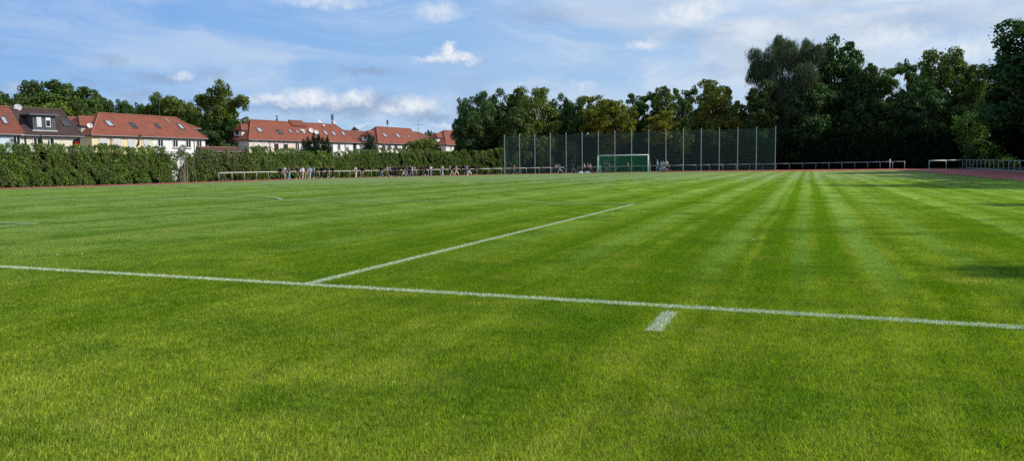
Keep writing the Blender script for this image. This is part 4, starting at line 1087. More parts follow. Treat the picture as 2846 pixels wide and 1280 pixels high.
# far left pair: red roofed house with pale blue wall and the dark brown roofed one
a1 = 0.243
O1 = corner(66, 99.5); L1 = length_to(O1, a1, 226)
O0 = (O1[0]-math.sin(a1)*9.0, O1[1]-math.cos(a1)*9.0)
h = House('red roofed terraced house with a pale blue wall at the left edge', O0, a1, 9.0-.02, 7.6, H_(368, 40, 99), H_(301, 20, 103.5), 0, 0, m_blue, m_red, ov=.3); h.wm0 = m_blue; h.rm0 = m_red
h.skylight(3, 21, 325, 345); h.window(34, 56, 377, 1.3, shut=.0)
h.dish(28, 391, 5, 'wall', mat=m_dish2)
h = House('dark brown roofed house with a grey metal dormer and a cream wall', O1, a1, L1, 7.6, H_(369, 66, 99.5), H_(302, 30, 103.5), 0, run_to(O1, a1, 7.6, L1, 9.2, 168, True), wallmat('warm_cream_render', (0.80, 0.74, 0.60)), m_brown, ridge=m_ridged); h.wm0 = m_cream; h.rm0 = m_brown
# box dormer
c0 = h.loc(92, 362, 'roof'); c1 = h.loc(155, 362, 'roof'); y0 = c0[1]; zb = c0[2]; zt = zb+1.95; x0, x1 = c0[0], c1[0]
mb = MB(); mb.box(((x0+x1)/2, y0+1.3, (zb+zt)/2), (x1-x0, 2.6, zt-zb), 0)
for i in range(13): xx = x0+.03+(x1-x0-.06)*i/12; mb.box((xx, y0-.02, (zb+zt)/2), (.03, .05, zt-zb))
dm = mb.obj('dormer', m_zinc, h.th); dm['label'] = 'grey metal clad box dormer'
mb = MB(); mb.box(((x0+x1)/2-.1, y0+1.25, zt+.1), (x1-x0+.75, 3.2, .2)); mb.obj('dormer_roof', m_zinc, dm)
mb = MB(); mb.box(((x0+x1)/2, y0-.05, zb-.02), (x1-x0+.25, .2, .12)); mb.obj('sill', m_lead, dm)
for (pa, pb) in ((.16, .36), (.55, .76)):
    xa, xb = x0+(x1-x0)*pa, x0+(x1-x0)*pb
    mb = MB(); mb.box(((xa+xb)/2, y0-.07, (zb+zt)/2+.1), (xb-xa, .06, 1.25)); ww = mb.obj('window', m_frame, dm)
    if pa > .5: mb = MB(); mb.box(((xa+xb)/2, y0-.11, (zb+zt)/2-.02), (xb-xa-.14, .03, .75)); mb.obj('pane', m_pane, ww)
    else: mb = MB(); mb.box(((xa+xb)/2, y0-.11, (zb+zt)/2+.1), (xb-xa-.14, .03, 1.1)); mb.obj('shutter', m_shut, ww)
h.skylight(168, 196, 333, 351, m_pane)
h.window(91, 113, 382, 1.3); h.window(137, 150, 383, 1.3, frame=m_shut)
h.dish(49, 301, 8.5, 'ridge', face=(-.35, -.9), label='large pale dish on the roof ridge')

# long house two
a2 = R(4.5); O2 = corner(258, 112); L2 = length_to(O2, a2, 572)
ls = length_to(O2, a2, 427.5)
h = House('long red roofed house, left half pale yellow and right half white', O2, a2, L2, 8.0, H_(370, 258, 112), H_(314, 275, 117), run_to(O2, a2, 8, L2, 9.7, 275), run_to(O2, a2, 8, L2, 9.7, 490, True), [(m_yel, 0, ls), (m_wh, ls, L2)], m_red2); h.wm0 = m_offw; h.rm0 = m_red2
h.end_dormer(2.6, 5.6, x0=.3, zt=h.ze-h.z0+1.25, wm=wallmat('grey_render', (0.42, 0.42, 0.38)), ridge=1.4)
for q in ((291, 316, 336, 351), (361, 381, 342, 357), (431, 447, 345, 357), (493, 511, 345, 359)): h.skylight(*q, glass=(m_pane if q[0] in (361, 431) else m_sky))
for q in ((276, 297, 384, 1.35, .45), (313, 335, 384.5, 1.35, .75), (355, 374, 384.5, 1.35, .9), (399, 418, 386, 1.35, .9), (437, 453, 386, 1.25, 0), (479, 494, 388, 1.25, 0), (515, 530, 388.5, 1.3, 0), (545, 560, 389, 1.3, 0)):
    h.window(q[0], q[1], q[2], q[3], shut=q[4], frame=(m_shut if q[4] else m_frame))
h.downpipe(307, 372); h.downpipe(538.5, 380)
h.dish(503, 411, 8.5, 'wall', mat=m_dish2, face=(-.35, -.9)); h.dish(551, 414, 7, 'wall', mat=m_dish2)
h.dish(247, 349, 6.5, 'wall', face=(-.35, -.9), out=.2)
# thin aerial on the ridge of house two
c = h.loc(438, 318, 'roof'); mb = MB(); mb.tube([(c[0], h.W/2, h.zr-h.z0), (c[0], h.W/2, h.zr-h.z0+3.6)], [.05, .015], 6); mb.obj('aerial', m_met, h.th)
# pale strip of replaced tiles
A = h.loc(457, 326, 'roof'); B = h.loc(469, 341, 'roof'); mb = MB(); nrm = np.array((0, -h.k, 1))/math.hypot(1, h.k)*.02
mb.quadface([A+nrm, A+nrm+(0.35, 0, 0), B+nrm+(.35, 0, 0), B+nrm]); mb.obj('pale_tile_strip', plain('old_mortar', (.20, .15, .12), .9), h.th)
# rear wing on the right
Ow = corner(496, 134); House('small red roofed rear wing behind the white half of the long house', Ow, a2, 4.6, 5.0, H_(353, 530, 135), H_(335, 520, 138), 1.6, 2.2, m_offw, m_red, name='rear_wing', cat='building')
Ow = corner(196, 135); House('red roof end showing between the dark roofed house and the long yellow house', Ow, a2, 6.0, 6.0, H_(345, 200, 135), H_(326, 200, 138), 2.2, 2.2, m_offw, m_red, name='rear_wing', cat='building')

# low garage
Og = corner(585, 128); h = House('low red roofed garage between the two long houses', Og, a2, length_to(Og, a2, 690), 5.5, H_(419, 600, 128), H_(408, 600, 130), 0, 0, plain('garage_brick', (.16, .08, .06), .9), roofmat('old_tiles', (.12, .055, .042), (.09, .045, .035), (.06, .04, .03)), name='garage', cat='garage', ov=.25)
q = at_depth(626, 414, 124); mb = MB(); mb.tube([(0, 0, 0), (0, 0, float(at_depth(626, 409, 124)[2])-gz(q[0], q[1]))], .06, 6); o = mb.obj('orange_pole', plain('orange_paint', (.55, .12, .05), .5)); o.location = (q[0], q[1], gz(q[0], q[1])); tag(o, 'thin orange pole before the low garage roof', 'pole')

# house three (pink and white)
a3 = R(8.2); O3 = corner(694, 145); L3 = length_to(O3, a3, 1000); sp = length_to(O3, a3, 832)
h = House('long red roofed house with a pink wall and end dormer, white at its right end', O3, a3, L3, 7.6, H_(383, 694, 145), H_(333, 697, 150), run_to(O3, a3, 7.6, L3, 10.4, 697), run_to(O3, a3, 7.6, L3, 10.4, 930, True), [(m_pink, 0, sp), (m_wh, sp, L3)], m_red2); h.wm0 = m_pink; h.rm0 = m_red2
h.end_dormer(2.4, 4.6, x0=.5, wm=m_pink, ridge=1.05)
for q in ((711, 731, 356, 367), (768, 787, 361, 373), (801, 812, 360, 370), (820, 831, 362, 371), (834, 845, 361, 370), (897, 912, 364, 375), (919, 935, 366, 376), (946, 961, 366, 376)):
    h.skylight(*q, glass=(m_pane if q[0] == 768 else m_sky), open_=(q[0] == 834))
for q in ((704, 717, 391, .95), (729.5, 741.5, 391, .6), (762, 773, 392.5, .25), (788, 799, 393, .3), (820, 831, 395, .0), (849, 858, 396, 0), (916, 925, 397, 0), (937, 946, 398, 0), (960, 969, 398.5, .5), (981, 990, 399, 0)):
    h.window(q[0], q[1], q[2], 1.55, shut=q[3], frame=(m_dframe if q[0] in (762, 788, 981) else m_frame))
h.downpipe(749, 385); h.downpipe(958, 392)
h.dish(862, 367, 7, 'roof', face=(-.35, -.9)); h.dish(877, 372, 6.5, 'roof', face=(-.35, -.9)); h.dish(841, 368, 4.5, 'roof', face=(-.35, -.9)); h.dish(887, 341, 5, 'roof', face=(-.35, -.9)); h.dish(928, 344.5, 4.5, 'roof', face=(-.35, -.9)); h.dish(898, 353, 3, 'roof', face=(-.35, -.9))
# ridge step and telecom mast
A = h.loc(800, 337, 'roof')[0]; B = h.loc(838, 339, 'roof')[0]; zR = h.zr-h.z0
mb = MB(); mb.quadface([(A, h.W/2-1.1, zR-.75), (B+.6, h.W/2-1.1, zR-.75), (B, h.W/2, zR+.35), (A, h.W/2, zR+.35)], 0); mb.quadface([(B+.6, h.W/2+1.1, zR-.75), (A, h.W/2+1.1, zR-.75), (A, h.W/2, zR+.35), (B, h.W/2, zR+.35)], 0); mb.quadface([(A, h.W/2-1.1, zR-.75), (A, h.W/2, zR+.35), (A, h.W/2+1.1, zR-.75)], 0); mb.tube([(A, h.W/2, zR+.38), (B, h.W/2, zR+.38)], .1, 6, 1); mb.obj('raised_ridge', [m_red, m_ridge], h.th)
mx_ = h.loc(925, 347, 'roof')[0]
mb = MB(); mb.tube([(mx_, h.W/2, zR-.1), (mx_, h.W/2, zR+2.1)], .05, 6)
for dx_, dy_ in ((-.24, 0), (.24, 0), (0, .24)): mb.box((mx_+dx_, h.W/2+dy_, zR+1.55), (.16, .12, 1.35))
mb.box((mx_, h.W/2, zR+.45), (.4, .25, .35)); mb.obj('antenna_mast', m_met, h.th)

# rear roofs between three and four
Ow = corner(975, 186); House('lower red roof between the pink house and the white house', Ow, a3, 9.5, 7, H_(384, 985, 186), H_(363, 985, 190), 0, 0, m_offw, m_red, name='rear_wing', cat='building')
# house four
a4 = R(7.5); O4 = corner(1052, 176); L4 = length_to(O4, a4, 1178)
h = House('red roofed white house behind the dark cone shaped conifer', O4, a4, L4, 8.0, H_(394, 1052, 176), H_(352, 1046, 181), run_to(O4, a4, 8, L4, 10.3, 1046), run_to(O4, a4, 8, L4, 10.3, 1143, True), m_offw, m_red2); h.wm0 = m_offw; h.rm0 = m_red2
h.end_dormer(2.8, 5.0, x0=.5, ridge=1.1)
for q in ((1062, 1077, 371, 381), (1098, 1113, 372, 382), (1131, 1140, 376, 384)): h.skylight(*q)
for q in ((1061, 1070, 399), (1078, 1086, 400), (1096, 1104, 400.5), (1118, 1127, 401)): h.window(*q, 1.3, frame=m_dframe)
h.downpipe(1075, 395)
zR = h.zr-h.z0; mx_ = h.loc(1079, 356, 'roof')[0]; mb = MB(); mb.tube([(mx_, h.W/2, zR-.1), (mx_, h.W/2, zR+1.9)], .05, 6)
for dx_ in (-.2, .2): mb.box((mx_+dx_, h.W/2, zR+1.2), (.2, .14, 1.0))
mb.obj('antenna_mast', m_met, h.th)
# rear roofs between four and five, house five
Ow = corner(1165, 200); hh = House('small red rear roof left of the last house', Ow, a4, 7.5, 7, H_(385, 1175, 200), H_(366, 1180, 203), 1.5, 2.5, m_offw, m_red, name='rear_wing', cat='building')
zR = hh.zr-hh.z0; mb = MB(); xm = 4.8; mb.tube([(xm, 3.5, zR-.2), (xm, 3.5, zR+3.2)], .04, 6); mb.tube([(xm-2.6, 3.0, zR+2.0), (xm+3.0, 4.0, zR+2.0)], .03, 5); mb.tube([(xm-2.0, 3.0, zR+.9), (xm+1.2, 4.0, zR+.9)], .025, 5)
for k in range(6): xx = xm-2.2+k*.95; mb.tube([(xx, 2.9, zR+2.0), (xx, 4.1, zR+2.0)], .015, 4)
mb.obj('television_aerial', m_met, hh.th)
a5 = R(7.5); O5 = corner(1240, 195); L5 = length_to(O5, a5, 1335)
h = House('last red roofed house, cut off on the right by the big dark trees', O5, a5, L5, 8.2, H_(399, 1240, 195), H_(362, 1233, 200), run_to(O5, a5, 8.2, L5, 10.3, 1233), 4, [(m_offw, 0, length_to(O5, a5, 1272)), (m_yel, length_to(O5, a5, 1272), L5)], m_red2); h.wm0 = m_offw; h.rm0 = m_red2
h.end_dormer(2.8, 5.2, x0=.5, ridge=1.2)
for q in ((1254, 1262, 379, 387), (1266, 1277, 376, 385)): h.skylight(*q)
h.window(1262, 1267, 405, 1.4, frame=m_dframe); h.window(1250, 1256, 403, 1.0); h.window(1281, 1286, 406, 1.4, frame=m_dframe); h.downpipe(1273.5, 400)

# ------------------------------------------------------------------ flags
def cloth(me_pts_w, h, nx_, nz_, f, mats, split):
    mb = MB()
    P_ = [[f(i/nx_, j/nz_) for i in range(nx_+1)] for j in range(nz_+1)]
    for j in range(nz_):
        for i in range(nx_): mb.quadface([P_[j][i], P_[j][i+1], P_[j+1][i+1], P_[j+1][i]], split(i/nx_, (j+.5)/nz_))
    return mb
m_blk = plain('flag_black', (.02, .02, .02), .8); m_fr = plain('flag_red', (.55, .02, .02), .8); m_fg = plain('flag_gold', (.75, .48, .02), .8)
q = at_depth(223, 400, 84); th = thing('flagpole', 'black red and gold national flag on a short pole before the cream house', 'flag', (q[0], q[1], gz(q[0], q[1])))
zt = float(at_depth(223, 383, 84)[2])-gz(q[0], q[1])
mb = MB(); mb.tube([(0, 0, 0), (0, 0, zt+.08)], .02, 6); mb.obj('pole', m_met, th)
mb = cloth(0, 0, 10, 9, lambda u, v: (-u*.78+.02, -u*.35+.05*math.sin(u*7), zt-.02-u*u*.35-v*.92*(1-.15*u)), [0], lambda u, v: 0 if v < .33 else 1 if v < .66 else 2); mb.obj('cloth', [m_blk, m_fr, m_fg], th, True)
def slant_flag(px, py, d, L, label, mats, seed):
    q = at_depth(px, py, d); th = thing('flagpole', label, 'flag', (q[0], q[1], gz(q[0], q[1]))); zb = 3.2; zt = float(q[2])-gz(q[0], q[1])
    mb = MB(); mb.tube([(0, 0, 0), (0, 0, zt)], .022, 6); mb.obj('pole', m_met, th)
    mb = cloth(0, 0, 8, 12, lambda u, v: (-u*.35-(v*.55)+.02+.05*math.sin(v*9+u*3), -.1*u, zt-.05-v*L-u*.25), None, lambda u, v: min(len(mats)-1, int(u*len(mats)))); mb.obj('cloth', mats, th, True)
slant_flag(393, 369, 95, 1.5, 'limp dark and pale striped flag hanging on a pole before the yellow house', [plain('flag_faded_gold', (.55, .42, .25), .8), plain('flag_faded_red', (.4, .16, .12), .8), m_blk], 1)
slant_flag(1071, 398, 165, 1.7, 'faded red and white flag hanging before the white house with the conifer', [plain('flag_pale', (.75, .68, .62), .8), plain('flag_salmon', (.65, .25, .2), .8)], 2)

# ------------------------------------------------------------------ people
def skin_mesh(name, verts, edges, radii, root=0, sub=1):
    me = bpy.data.meshes.new(name); me.from_pydata(verts, edges, []); me.update()
    o = bpy.data.objects.new(name, me); COL.objects.link(o)
    md = o.modifiers.new('s', 'SKIN'); md.use_smooth_shade = True
    if not me.skin_vertices: me.skin_vertices.new()
    for i, r_ in enumerate(radii):
        sv = me.skin_vertices[0].data[i]; sv.radius = (r_, r_) if not hasattr(r_, '__len__') else r_; sv.use_root = (i == root)
    if sub: m2 = o.modifiers.new('u', 'SUBSURF'); m2.levels = sub; m2.render_levels = sub
    dg = bpy.context.evaluated_depsgraph_get(); ev = o.evaluated_get(dg); out = bpy.data.meshes.new_from_object(ev)
    bpy.data.objects.remove(o); bpy.data.meshes.remove(me); out.name = name
    return out
def rot(v, ax, a):
    return Vector(v)@Matrix.Rotation(a, 3, ax) if False else Matrix.Rotation(a, 3, ax)@Vector(v)

def figure(stride=0.45, arm=0.45, raise_arm=False, bend=0.03):
    """joints of a walking person 1.68 m tall facing +y; returns dict of joint positions"""
    J = {}
    hipz = 0.90-0.10*stride*stride
    J['pel'] = Vector((0, 0, hipz+.04)); J['sp'] = Vector((0, .01, hipz+.24)); J['ch'] = Vector((0, bend, hipz+.42)); J['nb'] = Vector((0, bend+.01, hipz+.55)); J['nk'] = Vector((0, bend+.02, hipz+.61))
    J['hd'] = Vector((0, bend+.035, hipz+.68)); J['ht'] = Vector((0, bend+.03, hipz+.765))
    for s, sg in (('L', 1), ('R', -1)):
        f = stride*sg           # thigh swing
        hip = Vector((-.095*sg, 0, hipz)); th_l = .43; sh_l = .42
        kb = 0.12 if sg > 0 else 0.75*abs(stride)+.1      # knee bend, rear leg bends more
        knee = hip+Vector((-.01*sg, math.sin(f)*th_l, -math.cos(f)*th_l)); a = f-kb
        ank = knee+Vector((0, math.sin(a)*sh_l, -math.cos(a)*sh_l))
        J['hip'+s] = hip; J['kn'+s] = knee; J['an'+s] = ank
        fp = -0.05 if sg > 0 else -0.75*abs(stride)
        J['to'+s] = ank+Vector((0, .15*math.cos(fp), -.05+.15*math.sin(fp))); J['he'+s] = ank+Vector((0, -.045, -.045+(.03 if sg < 0 else 0)))
        sh = Vector((-.18*sg, J['ch'].y, hipz+.49)); fa = -arm*sg
        if raise_arm and sg < 0:
            el = sh+Vector((.06, .10, .12)); wr = el+Vector((-.08, .06, .20))
        else:
            el = sh+Vector((-.045*sg, math.sin(fa)*.27, -math.cos(fa)*.27)); a2_ = fa+.45; wr = el+Vector((0, math.sin(a2_)*.24, -math.cos(a2_)*.24))
        J['sh'+s] = sh; J['el'+s] = el; J['wr'+s] = wr
        J['hn'+s] = wr+(wr-el).normalized()*.07
    mz = min(J['toL'].z, J['toR'].z, J['heL'].z, J['heR'].z)-.025
    for k in J: J[k].z -= mz
    return J
def chain_builder():
    V_ = []; E_ = []; Rr = []
    def add(p, r_, par=None):
        V_.append(tuple(p)); Rr.append(r_)
        if par is not None: E_.append((par, len(V_)-1))
        return len(V_)-1
    return V_, E_, Rr, add
def body_mesh(J):
    V_, E_, Rr, add = chain_builder()
    p = add(J['pel'], (.135, .10)); s_ = add(J['sp'], (.115, .085), p); c = add(J['ch'], (.14, .095), s_); nb = add(J['nb'], (.075, .06), c); nk = add(J['nk'], (.047, .05), nb)
    h1 = add(J['hd'], (.068, .080), nk); h2 = add(J['ht'], (.072, .086), h1); h3 = add(J['ht']+Vector((0, -.005, .055)), (.050, .06), h2)
    add(J['hd']+Vector((0, .092, .035)), .013, h1)      # nose
    for sg in (-1, 1): add(J['hd']+Vector((.078*sg, 0, .04)), (.010, .02), h2)   # ears
    for s in 'LR':
        a = add(J['hip'+s], .085, p); k = add(J['kn'+s], .056, a); m_ = add((J['kn'+s]*.6+J['an'+s]*.4), .052, k); n_ = add(J['an'+s], .034, m_); add(J['to'+s], (.036, .022), n_)
        a = add(J['sh'+s], .055, c); k = add(J['el'+s], .038, a); n_ = add(J['wr'+s], .025, k); h = add(J['hn'+s]*.6+J['wr'+s]*.4, (.034, .017), n_)
        d = (J['wr'+s]-J['el'+s]).normalized(); sgn = -1 if s == 'L' else 1; fwd = d.cross(Vector((1, 0, 0))).normalized(); side = Vector((sgn, 0, 0))
        for i, (off, ln) in enumerate(((-.026, .055), (-.009, .068), (.009, .064), (.025, .05))):   # four fingers
            b = J['hn'+s]+fwd*off; x1 = add(b, .009, h); x2 = add(b+d*ln*.55-side*.012, .008, x1); add(b+d*ln-side*.03, .0065, x2)
        b = J['wr'+s]+d*.03+fwd*(-.035); x1 = add(b, .010, h); add(b+d*.04+fwd*(-.02)-side*.01, .008, x1)   # thumb
    return skin_mesh('body', V_, E_, Rr, 0, 1)
def top_mesh(J, long=False, loose=0.0):
    V_, E_, Rr, add = chain_builder()
    p = add(J['pel']+Vector((0, 0, -.03)), (.178+loose, .14+loose)); s_ = add(J['sp'], (.165+loose, .13+loose), p); c = add(J['ch'], (.185+loose*.5, .135+loose*.5), s_); add(J['nb'], (.085, .072), c)
    for s in 'LR':
        a = add(J['sh'+s], .088, c)
        if long: k = add(J['el'+s], .064, a); add(J['wr'+s], .050, k)
        else: add(J['sh'+s]*.35+J['el'+s]*.65, .064, a)
    return skin_mesh('top', V_, E_, Rr, 0, 1)
def pants_mesh(J, kind):
    V_, E_, Rr, add = chain_builder()
    p = add(J['pel']+Vector((0, 0, .04)), (.142, .112)); q = add(J['pel']+Vector((0, 0, -.05)), (.168, .135), p)
    for s in 'LR':
        a = add(J['hip'+s]+Vector((0, 0, -.06)), .115, q)
        if kind == 'shorts': add(J['hip'+s]*.35+J['kn'+s]*.65, .092, a)
        elif kind == 'wide': k = add(J['kn'+s], .088, a); add(J['an'+s]+Vector((0, 0, .01)), .088, k)
        else: k = add(J['kn'+s], .080, a); m_ = add(J['kn'+s]*.5+J['an'+s]*.5, .076, k); add(J['an'+s]+Vector((0, 0, .0)), .062, m_)
    return skin_mesh('trousers', V_, E_, Rr, 0, 1)
def shoe_mesh(J, s):
    V_, E_, Rr, add = chain_builder()
    a = add(J['he'+s]+Vector((0, 0, .01)), (.042, .042)); b = add((J['he'+s]+J['to'+s])/2+Vector((0, 0, .01)), (.045, .038), a); add(J['to'+s]+Vector((0, .015, .008)), (.042, .028), b)
    return skin_mesh('shoe', V_, E_, Rr, 0, 1)
def hair_mesh(J, long=False, cap=False):
    V_, E_, Rr, add = chain_builder(); c = J['ht']
    a = add(c+Vector((0, -.015, .035)), (.078, .085)); b = add(c+Vector((0, -.045, -.03)), (.078, .060), a)
    if long: k = add(c+Vector((0, -.075, -.14)), (.080, .045), b); add(c+Vector((0, -.09, -.30)), (.070, .03), k)
    if cap: add(c+Vector((0, .12, .03)), (.055, .012), a)
    return skin_mesh('hair', V_, E_, Rr, 0, 1)
POSES = {'a': figure(.42, .45), 'b': figure(.26, .30), 'c': figure(-.36, -.38), 'd': figure(.12, .12), 'r': figure(.30, .3, True), 'e': figure(.52, .6, False, .05)}
PM = {}
for k_, J in POSES.items():
    PM[k_] = dict(body=body_mesh(J), tee=top_mesh(J), long=top_mesh(J, True, .008), hood=top_mesh(J, True, .028), slim=pants_mesh(J, 'slim'), wide=pants_mesh(J, 'wide'), shorts=pants_mesh(J, 'shorts'), shoeL=shoe_mesh(J, 'L'), shoeR=shoe_mesh(J, 'R'), short=hair_mesh(J), longh=hair_mesh(J, True), cap=hair_mesh(J, False, True))
    for me in PM[k_].values():
        me.materials.clear(); me.materials.append(None); me.polygons.foreach_set('use_smooth', [True]*len(me.polygons))
COLR = dict(black=(.012, .012, .014), white=(.84, .84, .83), grey=(.17, .17, .18), dgrey=(.06, .065, .07), lav=(.56, .56, .68), jeans=(.055, .09, .17), ljeans=(.24, .36, .50), teal=(.10, .30, .34), mint=(.17, .42, .33), beige=(.45, .39, .30), cream=(.72, .69, .60), olive=(.14, .14, .08), navy=(.02, .03, .10), maroon=(.07, .02, .022), pink=(.46, .36, .32), blue=(.10, .32, .60), lblue=(.42, .55, .68), yellow=(.62, .50, .06), orange=(.65, .36, .18), tan=(.40, .27, .16), gold=(.48, .33, .08), brownhair=(.06, .03, .015), redhair=(.16, .06, .02), blonde=(.50, .36, .15), darkhair=(.012, .009, .007), skin=(.27, .17, .12), skin2=(.3, .17, .11), lgrey=(.42, .44, .46))
def cmat(c): return plain('person_'+c, COLR[c], 0.85 if 'skin' not in c else .6, 0, .15, .08, 6)
def person(x, y, face, pose, top, tcol, bot, bcol, hair, hcol, shoe, label, group, h=1.0, skin='skin'):
    z = gz(x, y)+0.03; th = thing('person', label, 'person', (x, y, z), 0, group)
    th.rotation_euler = (0, 0, face); th.scale = (h, h, h); M_ = PM[pose]
    for nm, me, c in (('body', M_['body'], skin), ('shirt' if top == 'tee' else 'jacket', M_[top], tcol), ('shorts' if bot == 'shorts' else 'trousers', M_[bot], bcol), ('shoe', M_['shoeL'], shoe), ('shoe', M_['shoeR'], shoe), ('cap' if hair == 'cap' else 'hair', M_[{'short': 'short', 'long': 'longh', 'cap': 'cap'}[hair]], hcol)):
        o = link(nm, me, th); o.material_slots[0].link = 'OBJECT'; o.material_slots[0].material = cmat(c)
        if nm == 'trousers' and bot == 'wide': pass
    return th
G1 = 'walkers strung out along the track by the hedge'; G2 = 'walkers behind the goal and ball fence'
